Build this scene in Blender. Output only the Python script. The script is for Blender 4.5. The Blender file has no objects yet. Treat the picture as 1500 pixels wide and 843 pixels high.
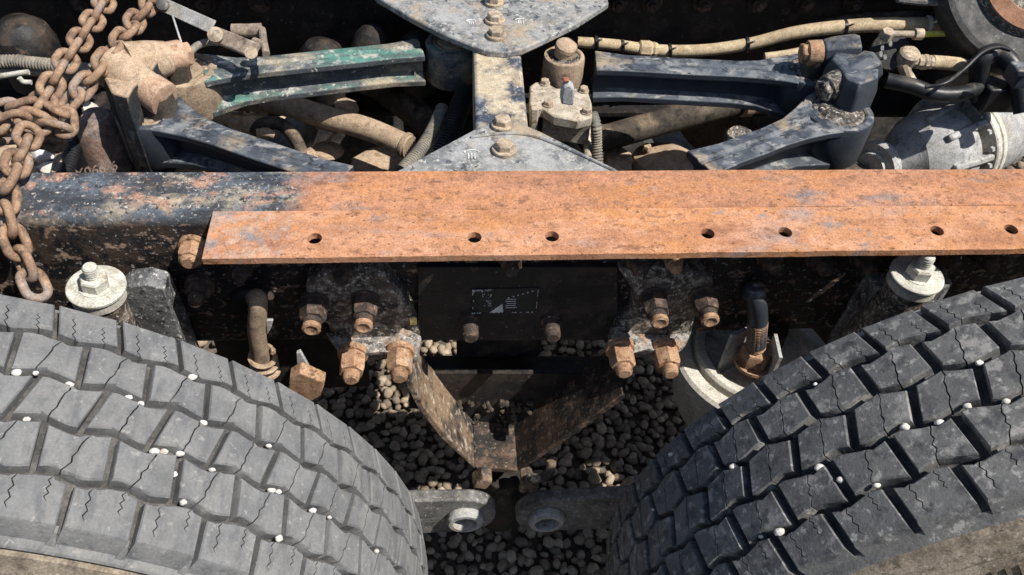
import bpy, math, random
from mathutils import Vector as V, Matrix, noise
random.seed(7)
S = bpy.context.scene; COL = S.collection
# ------------------------------------------------------------------ camera
FPX = 1200.0; CAMZ = 1.63
def _cam_axes():
    X = V((14350, 225, -FPX)).normalized()
    p = math.radians(47); zu, zb = math.cos(p), math.sin(p)
    Z = V((-(X.y*zu + X.z*zb)/X.x, zu, zb)).normalized()
    return Matrix((X, Z.cross(X), Z))
RM = _cam_axes(); CP = V((0, 0, CAMZ))
cam = bpy.data.cameras.new('camera'); camo = bpy.data.objects.new('camera', cam); COL.objects.link(camo)
cam.sensor_width = 36; cam.lens = FPX/1500*36; cam.clip_start = 0.02; cam.clip_end = 200
camo.matrix_world = Matrix.Translation(CP) @ RM.to_4x4(); S.camera = camo
# ------------------------------------------------------------------ light
SUN = V((0.58, -0.27, 1.0)).normalized()          # towards the sun
w = bpy.data.worlds.new('World'); S.world = w; w.use_nodes = True
nt = w.node_tree; bg = nt.nodes['Background']; sky = nt.nodes.new('ShaderNodeTexSky')
sky.sky_type = 'NISHITA'; sky.sun_disc = False
sky.sun_elevation = math.asin(SUN.z); sky.sun_rotation = math.atan2(SUN.x, SUN.y)
nt.links.new(sky.outputs[0], bg.inputs[0]); bg.inputs[1].default_value = 0.08
sl = bpy.data.lights.new('sun', 'SUN'); sl.energy = 4.6; sl.angle = math.radians(0.5); sl.color = (1, .955, .88)
so = bpy.data.objects.new('sun', sl); COL.objects.link(so)
so.rotation_euler = SUN.to_track_quat('Z', 'Y').to_euler(); so.location = (3, -2, 6)
S.view_settings.view_transform = 'Standard'; S.view_settings.look = 'None'
S.view_settings.gamma = 1; S.view_settings.exposure = 0.45
# ------------------------------------------------------------------ pixel -> place
def ray(px, py): return RM @ V(((px-750)/FPX, -(py-421.5)/FPX, -1.0))
def P(px, py, x=None, y=None, z=None):
    d = ray(px, py)
    t = (z-CAMZ)/d.z if z is not None else (y/d.y if y is not None else x/d.x)
    return CP + d*t
# ------------------------------------------------------------------ materials
def nd(nt, typ, **kw):
    n = nt.nodes.new(typ)
    for k, v in kw.items():
        if k.startswith('i_'): n.inputs[k[2:].replace('_', ' ')].default_value = v
        else: setattr(n, k, v)
    return n
def _noise(nt, pos, scale, detail=4, stretch=None, rough=.6, seed=0):
    mp = nd(nt, 'ShaderNodeMapping'); nt.links.new(pos, mp.inputs[0])
    mp.inputs['Location'].default_value = (seed*3.1, seed*1.7, seed*2.3)
    if stretch: mp.inputs['Scale'].default_value = stretch
    n = nd(nt, 'ShaderNodeTexNoise', i_Scale=scale, i_Detail=detail, i_Roughness=rough)
    nt.links.new(mp.outputs[0], n.inputs['Vector']); return n.outputs['Fac']
def _range(nt, src, a, b, c=0., d=1.):
    m = nd(nt, 'ShaderNodeMapRange'); nt.links.new(src, m.inputs[0])
    for i, q in enumerate((a, b, c, d)): m.inputs[i+1].default_value = q
    return m.outputs[0]
def _math(nt, op, a, b):
    m = nd(nt, 'ShaderNodeMath', operation=op)
    for i, q in enumerate((a, b)):
        if isinstance(q, (int, float)): m.inputs[i].default_value = q
        else: nt.links.new(q, m.inputs[i])
    return m.outputs[0]
MATS = {}
def M(name, base, layers=(), rough=.65, metal=0., bump=.25, bscale=140, var=.25, spec=.35, flake=0, rl=None, grain=.3):
    """layers: (colour, scale, threshold, softness[, stretch[, mask]]); mask 'up' = settles on upward faces, callable = own mask"""
    m = bpy.data.materials.new(name); m.use_nodes = True; nt = m.node_tree; L = nt.links.new
    bs = nt.nodes['Principled BSDF']; geo = nd(nt, 'ShaderNodeNewGeometry'); pos = geo.outputs['Position']
    sep = nd(nt, 'ShaderNodeSeparateXYZ'); L(geo.outputs['Normal'], sep.inputs[0]); up = sep.outputs[2]
    h = _noise(nt, pos, 23, 6, seed=len(MATS))
    lo = nd(nt, 'ShaderNodeRGB'); lo.outputs[0].default_value = tuple(c*(1-var) for c in base)+(1,)
    hi = nd(nt, 'ShaderNodeRGB'); hi.outputs[0].default_value = tuple(min(1, c*(1+var)) for c in base)+(1,)
    mx = nd(nt, 'ShaderNodeMix', data_type='RGBA'); L(_range(nt, h, .3, .7), mx.inputs[0])
    L(lo.outputs[0], mx.inputs[6]); L(hi.outputs[0], mx.inputs[7]); col = mx.outputs[2]
    fsum = None
    for i, ly in enumerate(layers):
        c, sc, th, sf = ly[:4]; st = ly[4] if len(ly) > 4 else None; mk = ly[5] if len(ly) > 5 else None
        f = _range(nt, _noise(nt, pos, sc, 7, st, .65, seed=i*5+len(MATS)), th-sf, th+sf)
        if mk == 'up': f = _math(nt, 'MULTIPLY', f, _range(nt, up, .35, .85))
        elif callable(mk): f = _math(nt, 'MULTIPLY', f, mk(nt, pos, up))
        mx = nd(nt, 'ShaderNodeMix', data_type='RGBA'); L(f, mx.inputs[0]); L(col, mx.inputs[6])
        mx.inputs[7].default_value = tuple(c)+(1,); col = mx.outputs[2]
        fsum = f if fsum is None else _math(nt, 'MAXIMUM', fsum, f)
    gm = nd(nt, 'ShaderNodeMix', data_type='RGBA', blend_type='MULTIPLY'); gm.inputs[0].default_value = 1; L(col, gm.inputs[6])
    L(_range(nt, _math(nt, 'ADD', _math(nt, 'MULTIPLY', _noise(nt, pos, 420, 3, seed=3), .6), _math(nt, 'MULTIPLY', _noise(nt, pos, 95, 5, seed=9), .4)), .36, .64, 1-grain*1.3, 1+grain), gm.inputs[7]); col = gm.outputs[2]
    L(col, bs.inputs['Base Color'])
    if fsum is not None and rl is not None: L(_range(nt, fsum, 0, 1, rough, rl), bs.inputs['Roughness'])
    else: L(_range(nt, _noise(nt, pos, 60, 3), .3, .7, max(.05, rough-.12), min(1, rough+.12)), bs.inputs['Roughness'])
    bs.inputs['Metallic'].default_value = metal; bs.inputs['Specular IOR Level'].default_value = spec
    bh = _noise(nt, pos, bscale, 6, rough=.7)
    if flake and fsum is not None: bh = _math(nt, 'ADD', bh, _math(nt, 'MULTIPLY', fsum, flake))
    bp = nd(nt, 'ShaderNodeBump'); bp.inputs['Strength'].default_value = bump; bp.inputs['Distance'].default_value = .002
    L(bh, bp.inputs['Height']); L(bp.outputs[0], bs.inputs['Normal'])
    MATS[name] = m; return m
def xmask(a, b, jitter=.02):
    def f(nt, pos, up):
        s = nd(nt, 'ShaderNodeSeparateXYZ'); nt.links.new(pos, s.inputs[0])
        n = _noise(nt, pos, 30, 6); x = _math(nt, 'ADD', s.outputs[0], _math(nt, 'MULTIPLY', _math(nt, 'SUBTRACT', n, .5), jitter*5))
        return _math(nt, 'MULTIPLY', _range(nt, x, a, b), _range(nt, up, .55, .8))
    return f
def leftup(nt, pos, up): return _range(nt, up, .05, .75)
TAN = (.40, .295, .205); DUST = (.38, .31, .24)
M('rust_bar', (.46, .23, .13), [((.53, .265, .145), 9, .50, .12, (.5, 1, 1)), ((.50, .225, .09), 5, .54, .10, (.5, 1.5, 1)), ((.34, .165, .10), 22, .56, .10, (.3, 1, 1)), ((.36, .25, .21), 13, .58, .06, (.45, 1.2, 1)), ((.54, .29, .18), 45, .57, .08, (.5, 1, 1)), ((.24, .12, .07), 75, .61, .06, (.5, 1, 1)), ((.14, .07, .04), 190, .63, .04), ((.22, .20, .20), 15, .65, .05), ((.24, .225, .225), 26, .56, .07, None, xmask(-.17, -.215)), ((.46, .30, .22), 60, .54, .05, None, xmask(-.17, -.215))], rough=.9, bump=.6, bscale=300, spec=.12, grain=.24)
XR = xmask(-.2, -.15)
M('rail_paint', (.013, .013, .015), [((.05, .032, .022), 40, .53, .06), ((.30, .21, .15), 60, .595, .03, (.7, 1, 1)), ((.36, .33, .30), 120, .61, .025), ((.10, .12, .145), 14, .42, .12, (.5, 1, 1), leftup), ((.04, .045, .055), 38, .55, .05, (.5, 1, 1), leftup), ((.40, .33, .24), 17, .565, .06, (.6, 1, 1), leftup), ((.42, .235, .16), 30, .585, .05, (.6, 1, 1), leftup), ((.06, .065, .075), 75, .575, .05, None, leftup), ((.03, .03, .033), 150, .60, .04, None, leftup), ((.46, .43, .38), 190, .62, .03, None, leftup), ((.42, .20, .11), 3, -.5, .2, None, xmask(-.205, -.165)),
   ((.52, .255, .145), 7, .53, .1, (.4, 1, 1), XR), ((.31, .15, .09), 18, .55, .09, (.35, 1, 1), XR), ((.46, .20, .075), 11, .57, .08, (.4, 1, 1), XR), ((.22, .18, .17), 12, .62, .05, (.5, 1, 1), XR), ((.22, .11, .065), 80, .61, .06, (.6, 1, 1), XR), ((.14, .07, .04), 190, .63, .04, None, XR)], rough=.5, bump=.8, bscale=170, rl=.88, flake=.35, grain=.28)
M('black_grime', (.017, .016, .016), [((.055, .04, .03), 22, .56, .08), ((.22, .19, .16), 120, .68, .02), ((.10, .065, .045), 45, .64, .04)], rough=.55, bump=.6, bscale=110, rl=.85)
M('black_dirty', (.03, .028, .027), [((.14, .11, .085), 30, .50, .1), ((.30, .265, .22), 75, .56, .05), ((.48, .44, .39), 170, .59, .03)], rough=.6, bump=.7, bscale=150, grain=.45)
M('bracket_dirty', (.05, .045, .04), [((.25, .17, .11), 14, .50, .08), ((.40, .33, .26), 80, .58, .05), ((.03, .025, .02), 40, .62, .05)], rough=.8, bump=.9, bscale=90)
M('blue_paint', (.036, .043, .054), [((.085, .10, .12), 12, .50, .12, None, 'up'), ((.17, .18, .19), 30, .56, .07, None, 'up'), ((.28, .275, .26), 70, .60, .05, (.5, 1, 1), 'up'), ((.022, .026, .032), 60, .60, .04, None, 'up'), ((.32, .255, .175), 11, .60, .06, None, 'up')], rough=.4, bump=.2, bscale=140, rl=.7, grain=.15)
M('grey_paint', (.15, .157, .16), [((.28, .275, .26), 30, .50, .08), ((.42, .40, .37), 120, .58, .04), ((.065, .072, .08), 70, .58, .03), ((.34, .34, .335), 16, .57, .06), ((.36, .28, .19), 10, .60, .06)], rough=.6, bump=.4, bscale=150, grain=.22)
M('column_paint', (.05, .06, .08), [((.22, .23, .24), 45, .55, .05), ((.46, .38, .27), 9, .53, .04), ((.34, .27, .19), 40, .60, .05), ((.5, .5, .48), 180, .62, .02)], rough=.5, bump=.35, bscale=130, rl=.85)
M('green_rod', (.085, .095, .10), [((.08, .22, .175), 13, .545, .06, (.35, 1.6, 1), 'up'), ((.36, .36, .33), 48, .58, .05, None, 'up'), ((.55, .53, .46), 120, .64, .03), ((.40, .34, .24), 16, .58, .08, (.5, 1, 1))], rough=.6, bump=.3)
M('tan_dust', TAN, [((.45, .345, .245), 24, .56, .1), ((.28, .20, .135), 45, .60, .06), ((.14, .11, .09), 90, .70, .03)], rough=.92, bump=.4, bscale=260, spec=.1)
M('brown_dust', (.30, .225, .16), [((.42, .33, .23), 26, .54, .1, None, 'up'), ((.16, .12, .09), 50, .60, .06)], rough=.9, bump=.5, bscale=200, spec=.1)
M('dark_dust', (.075, .062, .05), [((.26, .20, .14), 18, .58, .1, None, 'up'), ((.03, .027, .025), 40, .58, .08)], rough=.85, bump=.5, bscale=160, spec=.15)
M('rust_bolt', (.34, .20, .12), [((.46, .30, .19), 60, .52, .1), ((.15, .08, .05), 110, .60, .05), ((.42, .38, .31), 40, .66, .04)], rough=.85, bump=.6, bscale=380, spec=.15)
M('bolt_shade', (.05, .037, .03), [((.16, .10, .07), 70, .56, .08), ((.30, .25, .2), 160, .66, .03)], rough=.7, bump=.6, bscale=300)  # darker copy of the bolt rust for shaded bolts, shade put into the colour
M('bolt_dusty', (.42, .33, .235), [((.22, .18, .14), 90, .56, .08), ((.55, .5, .42), 50, .62, .06)], rough=.7, bump=.4, bscale=300)
M('chain_rust', (.235, .145, .095), [((.36, .235, .15), 40, .52, .1), ((.13, .085, .065), 55, .60, .07), ((.30, .25, .22), 22, .60, .08)], rough=.75, bump=.45, bscale=420, spec=.25)
M('zinc_white', (.47, .455, .395), [((.56, .55, .50), 40, .55, .1), ((.38, .34, .26), 70, .62, .05)], rough=.55, bump=.2, bscale=300)
M('pale_cream', (.52, .49, .42), [((.60, .57, .5), 30, .55, .1), ((.30, .26, .2), 60, .66, .05)], rough=.7, bump=.2, bscale=200)
M('cast_grey', (.36, .36, .355), [((.46, .455, .44), 24, .54, .1), ((.20, .19, .175), 70, .62, .05), ((.33, .29, .23), 12, .60, .08)], rough=.7, bump=.5, bscale=260)
M('cast_rough', (.17, .13, .115), [((.34, .26, .22), 50, .54, .08), ((.25, .15, .11), 22, .58, .06)], rough=.9, bump=1., bscale=150)
M('rubber_worn', (.165, .166, .168), [((.20, .198, .192), 20, .53, .1), ((.13, .132, .137), 70, .56, .07, (1, .3, 1)), ((.26, .25, .235), 130, .63, .03)], rough=.82, bump=.45, bscale=300, spec=.18, grain=.12)
M('rubber_dusty', (.122, .121, .12), [((.155, .152, .146), 16, .53, .1), ((.27, .26, .245), 34, .585, .03), ((.30, .29, .275), 90, .60, .03), ((.07, .07, .073), 55, .58, .07)], rough=.78, bump=.5, bscale=260, spec=.2, grain=.13)
M('carcass_rubber', (.055, .054, .053), [((.12, .11, .10), 40, .55, .1)], rough=.85, bump=.4)
M('sidewall_brown', (.20, .165, .125), [((.32, .27, .21), 18, .52, .1), ((.12, .10, .08), 60, .58, .06), ((.40, .35, .28), 120, .64, .03)], rough=.9, bump=.5, bscale=220, spec=.1)
M('black_plastic', (.018, .019, .022), [((.10, .085, .065), 30, .60, .1, None, 'up')], rough=.4, bump=.15, rl=.8)
M('grey_conduit', (.15, .145, .13), [((.30, .26, .2), 30, .52, .12)], rough=.7, bump=.2)
M('tan_hose', (.43, .335, .215), [((.52, .42, .28), 30, .54, .1), ((.28, .2, .12), 60, .64, .05)], rough=.85, bump=.2, bscale=300, spec=.15)
M('yellow_hose', (.60, .55, .10), [((.5, .42, .2), 60, .62, .06)], rough=.6, bump=.1)
M('white_mark', (.60, .60, .57), [((.2, .2, .2), 120, .62, .05)], rough=.8, bump=.2)
M('stone_white', (.62, .58, .52), [((.74, .72, .68), 90, .52, .1), ((.42, .35, .28), 140, .62, .05)], rough=.85, bump=.4, bscale=300)
M('disc_rust', (.26, .13, .075), [((.36, .2, .13), 20, .54, .1)], rough=.85, bump=.5)
M('disc_grey', (.10, .095, .095), [((.26, .24, .22), 70, .6, .05), ((.04, .04, .04), 20, .58, .1)], rough=.6, bump=.4)
M('red_cap', (.30, .11, .07), rough=.6); M('brass', (.42, .32, .14), [((.25, .2, .12), 80, .55, .1)], rough=.5, metal=.4)
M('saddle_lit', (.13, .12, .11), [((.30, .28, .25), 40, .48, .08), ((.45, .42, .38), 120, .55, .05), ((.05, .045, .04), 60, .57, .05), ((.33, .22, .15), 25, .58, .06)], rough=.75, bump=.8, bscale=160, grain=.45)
M('lug_grey', (.14, .137, .132), [((.23, .225, .21), 30, .52, .1), ((.42, .40, .37), 190, .60, .03), ((.07, .067, .063), 18, .57, .08)], rough=.5, bump=.4, bscale=160)
M('drum_dark', (.035, .034, .034), [((.075, .07, .068), 40, .55, .08), ((.22, .20, .185), 150, .65, .04)], rough=.6, bump=.5)
M('hanger_shade', (.02, .019, .018), [((.07, .045, .03), 14, .54, .08), ((.13, .085, .06), 40, .57, .06), ((.22, .18, .145), 150, .62, .04)], rough=.75, bump=.9, bscale=110, grain=.35)  # dark copy of the hanger metal, shade put into the colour
M('skirt_grey', (.09, .092, .095), [((.19, .19, .19), 22, .50, .09), ((.04, .04, .042), 50, .56, .05), ((.55, .53, .50), 170, .60, .03)], rough=.6, bump=.6, bscale=150)
M('claw_dust', (.03, .032, .036), [((.41, .30, .21), 20, .30, .1, None, 'up'), ((.30, .2, .13), 50, .60, .06, None, 'up'), ((.12, .10, .08), 40, .62, .06)], rough=.8, bump=.5, bscale=200, spec=.15)
M('rust_pale', (.42, .27, .185), [((.50, .35, .25), 40, .54, .1), ((.28, .17, .11), 70, .62, .05)], rough=.9, bump=.4, bscale=300, spec=.1)
M('valve_tan', (.40, .34, .265), [((.52, .46, .37), 45, .54, .08), ((.22, .18, .14), 80, .60, .05)], rough=.9, bump=.5, bscale=240, spec=.1)
M('link_brown', (.24, .19, .15), [((.36, .29, .22), 50, .55, .08), ((.12, .09, .07), 70, .62, .05)], rough=.85, bump=.5, bscale=240)
M('ground_gravel', (.115, .095, .075), [((.16, .135, .105), 40, .52, .1), ((.05, .042, .035), 60, .58, .1)], rough=.95, bump=1., bscale=60)
def gravel_mat():
    m = M('pebbles', (.40, .34, .27), [((.34, .27, .2), 120, .58, .08)], rough=.85, bump=.3, bscale=300, spec=.15, var=.12)
    nt = m.node_tree; bs = nt.nodes['Principled BSDF']; col = bs.inputs['Base Color'].links[0].from_socket
    geo = nd(nt, 'ShaderNodeNewGeometry'); mx = nd(nt, 'ShaderNodeMix', data_type='RGBA', blend_type='MULTIPLY')
    rp = nd(nt, 'ShaderNodeValToRGB'); rp.color_ramp.elements[0].color = (.42, .40, .40, 1); rp.color_ramp.elements[1].color = (1.1, 1.05, 1., 1)
    e = rp.color_ramp.elements.new(.5); e.color = (.8, .74, .68, 1)
    nt.links.new(geo.outputs['Random Per Island'], rp.inputs[0]); mx.inputs[0].default_value = 1
    nt.links.new(col, mx.inputs[6]); nt.links.new(rp.outputs[0], mx.inputs[7]); nt.links.new(mx.outputs[2], bs.inputs['Base Color'])
gravel_mat()
# ------------------------------------------------------------------ mesh building
def frame(ax):
    ax = V(ax).normalized(); a = V((0, 0, 1)) if abs(ax.z) < .9 else V((1, 0, 0))
    s = a.cross(ax).normalized(); return s, ax.cross(s), ax
def smooth_path(pts, k=6):
    pts = [V(p) for p in pts]
    if len(pts) < 3: return pts
    q = [2*pts[0]-pts[1]] + pts + [2*pts[-1]-pts[-2]]; out = []
    for i in range(1, len(q)-2):
        a, b, c, d = q[i-1:i+3]
        for j in range(k):
            t = j/k; out.append(.5*((2*b)+(c-a)*t+(2*a-5*b+4*c-d)*t*t+(3*b-a-3*c+d)*t**3))
    out.append(pts[-1]); return out
class G:
    def __init__(s): s.v = []; s.f = []
    def add(s, vs, fs):
        o = len(s.v); s.v += [V(p) for p in vs]; s.f += [tuple(i+o for i in f) for f in fs]; return s
    def prism(s, pts, vec):
        vec = V(vec); pts = [V(p) for p in pts]; n = len(pts)
        nn = sum(((pts[i]-pts[0]).cross(pts[(i+1) % n]-pts[0]) for i in range(1, n-1)), V())
        if nn.dot(vec) < 0: pts.reverse()
        return s.add(pts+[p+vec for p in pts], [tuple(range(n-1, -1, -1)), tuple(range(n, 2*n))]+[(i, (i+1) % n, n+(i+1) % n, n+i) for i in range(n)])
    def box(s, c, d, R=None):
        c = V(c); vs = []
        for x in (-.5, .5):
            for y in (-.5, .5):
                for z in (-.5, .5):
                    p = V((x*d[0], y*d[1], z*d[2])); vs.append(c + (R @ p if R else p))
        return s.add(vs, [(0, 1, 3, 2), (4, 6, 7, 5), (0, 4, 5, 1), (2, 3, 7, 6), (0, 2, 6, 4), (1, 5, 7, 3)])
    def bar(s, a, b, w, h, up=(0, 0, 1)):
        a, b = V(a), V(b); d = (b-a).normalized(); u = V(up); sd = u.cross(d).normalized(); u = d.cross(sd)
        R = Matrix((d, sd, u)).transposed(); return s.box((a+b)/2, ((b-a).length, w, h), R)
    def rings(s, rs, cap=True):
        n = len(rs[0]); vs = [p for r in rs for p in r]; fs = []
        for k in range(len(rs)-1):
            for i in range(n): fs.append((k*n+i, k*n+(i+1) % n, (k+1)*n+(i+1) % n, (k+1)*n+i))
        if cap: fs += [tuple(range(n-1, -1, -1)), tuple(range((len(rs)-1)*n, len(rs)*n))]
        return s.add(vs, fs)
    def tube(s, pts, r, n=12, k=6, corr=None):
        if corr:
            pts = smooth_path(pts, 12); L = [0]
            for a, b in zip(pts, pts[1:]): L.append(L[-1]+(b-a).length)
            m = int(L[-1]/corr*4); q = []; j = 0
            for i in range(m+1):
                t = L[-1]*i/m
                while j < len(L)-2 and L[j+1] < t: j += 1
                q.append(pts[j].lerp(pts[j+1], (t-L[j])/max(1e-9, L[j+1]-L[j])))
            rr = [r*(1. if i % 4 < 2 else .84) for i in range(len(q))]; pts = q
        else:
            m0 = len(pts); pts = smooth_path(pts, k)
            if isinstance(r, (list, tuple)):
                rr = [];
                for i in range(len(pts)):
                    t = i/(len(pts)-1)*(m0-1); j = min(int(t), m0-2); rr.append(r[j]+(r[j+1]-r[j])*(t-j))
            else: rr = [r]*len(pts)
        rs = []; prev = None
        for i, p in enumerate(pts):
            t = (pts[min(i+1, len(pts)-1)]-pts[max(i-1, 0)]).normalized()
            if prev is None: sx, sy, _ = frame(t)
            else:
                sx = (prev - t*prev.dot(t)).normalized(); sy = t.cross(sx)
            prev = sx; rs.append([p + (sx*math.cos(a)+sy*math.sin(a))*rr[i] for a in [2*math.pi*j/n for j in range(n)]])
        return s.rings(rs)
    def lathe(s, o, ax, prof, n=32, ph=0., cap=True):
        sx, sy, az = frame(ax); o = V(o)
        return s.rings([[o+az*h+(sx*math.cos(a)+sy*math.sin(a))*max(r, 1e-5) for a in [ph+2*math.pi*j/n for j in range(n)]] for r, h in prof], cap)
    def hexn(s, o, ax, r, h, ph=0.):
        return s.lathe(o, ax, [(r*.93, 0), (r, .0), (r, h*.86), (r*.90, h)], 6, ph)
    def thread(s, o, ax, r, L, pitch=.0035, n=14):
        m = max(2, int(L/pitch)); pr = []
        for i in range(m): pr += [(r, i*pitch), (r*.9, (i+.5)*pitch)]
        pr += [(r*.9, m*pitch), (r*.7, m*pitch+.002)]; return s.lathe(o, ax, pr, n)
    def text(s, txt, o, ux, uy, size, depth):
        c = bpy.data.curves.new('t', 'FONT'); c.body = txt; c.size = size; c.extrude = depth; c.align_x = 'CENTER'
        ob = bpy.data.objects.new('t', c); COL.objects.link(ob); me = ob.to_mesh()
        ux, uy = V(ux).normalized(), V(uy).normalized(); uz = ux.cross(uy)
        s.add([V(o)+ux*v.co.x+uy*v.co.y+uz*v.co.z for v in me.vertices], [tuple(p.vertices) for p in me.polygons])
        ob.to_mesh_clear(); bpy.data.objects.remove(ob); return s
    def jitter(s, a, sc=40):
        s.v = [p + noise.noise_vector(p*sc)*a for p in s.v]; return s
    def mesh(s, name, mat, off=V(), ang=32):
        me = bpy.data.meshes.new(name); me.from_pydata([tuple(p-off) for p in s.v], [], s.f)
        me.materials.append(MATS[mat]); me.polygons.foreach_set('use_smooth', [True]*len(me.polygons)); me.update()
        me.set_sharp_from_angle(angle=math.radians(ang)); return me
ROOT = {}
def tag(o, label, cat, group=None):
    o['label'] = label; o['category'] = cat
    if group: o['group'] = group
    return o
def thing(name, label, cat, loc, group=None):
    o = bpy.data.objects.new(name, None); COL.objects.link(o); o.location = V(loc); o.empty_display_size = .05
    ROOT[o.name] = V(loc); return tag(o, label, cat, group)
def fin(o, bevel):
    if bevel:
        b = o.modifiers.new('bevel', 'BEVEL'); b.width = bevel; b.segments = 2; b.limit_method = 'ANGLE'; b.angle_limit = math.radians(40)
    return o
def part(name, g, mat, parent, bevel=0, label=None, ang=32):
    off = ROOT[parent.name]; o = bpy.data.objects.new(name, g.mesh(name, mat, off, ang)); COL.objects.link(o)
    o.parent = parent; ROOT[o.name] = off
    if label: o['label'] = label
    return fin(o, bevel)
def solo(name, g, mat, label, cat, group=None, bevel=0, ang=32):
    c = sum(g.v, V())/len(g.v); c.z = min(p.z for p in g.v)
    o = bpy.data.objects.new(name, g.mesh(name, mat, c, ang)); COL.objects.link(o); o.location = c
    tag(o, label, cat, group); ROOT[o.name] = c; return fin(o, bevel)
def struct(name, me):
    o = bpy.data.objects.new(name, me); COL.objects.link(o); o['kind'] = 'structure'; return o
def bolt(parent, o, ax, r=.011, L=.03, nut=.017, nh=.018, wash=.022, mat='rust_bolt', name='bolt', label=None, ph=None, rod=True):
    """washer, hex nut and threaded stud end, axis ax from o"""
    g = G(); o = V(o); ax = V(ax).normalized()
    if wash: g.lathe(o-ax*.006, ax, [(wash, 0), (wash, .008), (wash-.001, .009)], 24)
    g.hexn(o+ax*.002, ax, nut, nh, random.random()*2 if ph is None else ph)
    if L: g.thread(o+ax*nh, ax, r, L)
    return part(name, g, mat, parent, label=label)
# ------------------------------------------------------------------ ground
g = G().add([(-20, -20, -.012), (20, -20, -.012), (20, 20, -.012), (-20, 20, -.012)], [(0, 1, 2, 3)])
struct('ground', g.mesh('ground', 'ground_gravel'))
def gravel():
    import bmesh, numpy as np
    bm = bmesh.new(); bmesh.ops.create_icosphere(bm, subdivisions=1, radius=1); bm.verts.ensure_lookup_table()
    base = [v.co.copy() for v in bm.verts]; fc = np.array([[v.index for v in f.verts] for f in bm.faces]); bm.free()
    protos = []
    for k in range(14):
        sc = V((1, random.uniform(.65, .95), random.uniform(.5, .75)))
        protos.append(np.array([tuple((c*(1+.34*noise.noise(c*1.7+V((k*7, 0, 0)))+random.uniform(-.07, .07)))*sc) for c in base]))
    rng = np.random.default_rng(3); vs = []; fs = []; n0 = 0
    def field(x0, x1, y0, y1, sp, rmin, rmax, zj):
        nonlocal n0
        y = y0
        while y < y1:
            x = x0
            while x < x1:
                r = rng.uniform(rmin, rmax)
                e = Matrix.Rotation(rng.uniform(0, 6.3), 3, 'Z') @ Matrix.Rotation(rng.normal(0, .35), 3, 'X') @ Matrix.Rotation(rng.normal(0, .3), 3, 'Y')
                p = protos[rng.integers(14)]*r @ np.array(e).T + np.array([x+rng.uniform(-.4, .4)*sp, y+rng.uniform(-.4, .4)*sp, r*.35-.008+rng.uniform(0, zj)])
                vs.append(p); fs.append(fc+n0); n0 += len(p); x += sp
            y += sp
    field(-.35, .75, .35, 1.45, .021, .010, .0185, .012)
    field(-1.7, -.35, .35, 3.0, .034, .014, .024, .012); field(-.35, .75, 1.45, 3.0, .034, .014, .024, .012); field(.75, 2.6, .35, 3.0, .034, .014, .024, .012)
    v = np.concatenate(vs); f = np.concatenate(fs); me = bpy.data.meshes.new('gravel')
    me.vertices.add(len(v)); me.vertices.foreach_set('co', v.ravel()); me.loops.add(f.size); me.loops.foreach_set('vertex_index', f.ravel().astype('i4'))
    me.polygons.add(len(f)); me.polygons.foreach_set('loop_start', np.arange(0, f.size, 3, dtype='i4')); me.polygons.foreach_set('use_smooth', np.ones(len(f), bool))
    me.update(calc_edges=True); me.materials.append(MATS['pebbles'])
    o = bpy.data.objects.new('gravel', me); COL.objects.link(o); o['kind'] = 'stuff'
    tag(o, 'rounded brown pebbles spread over the ground under the chassis', 'gravel')
gravel()
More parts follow.
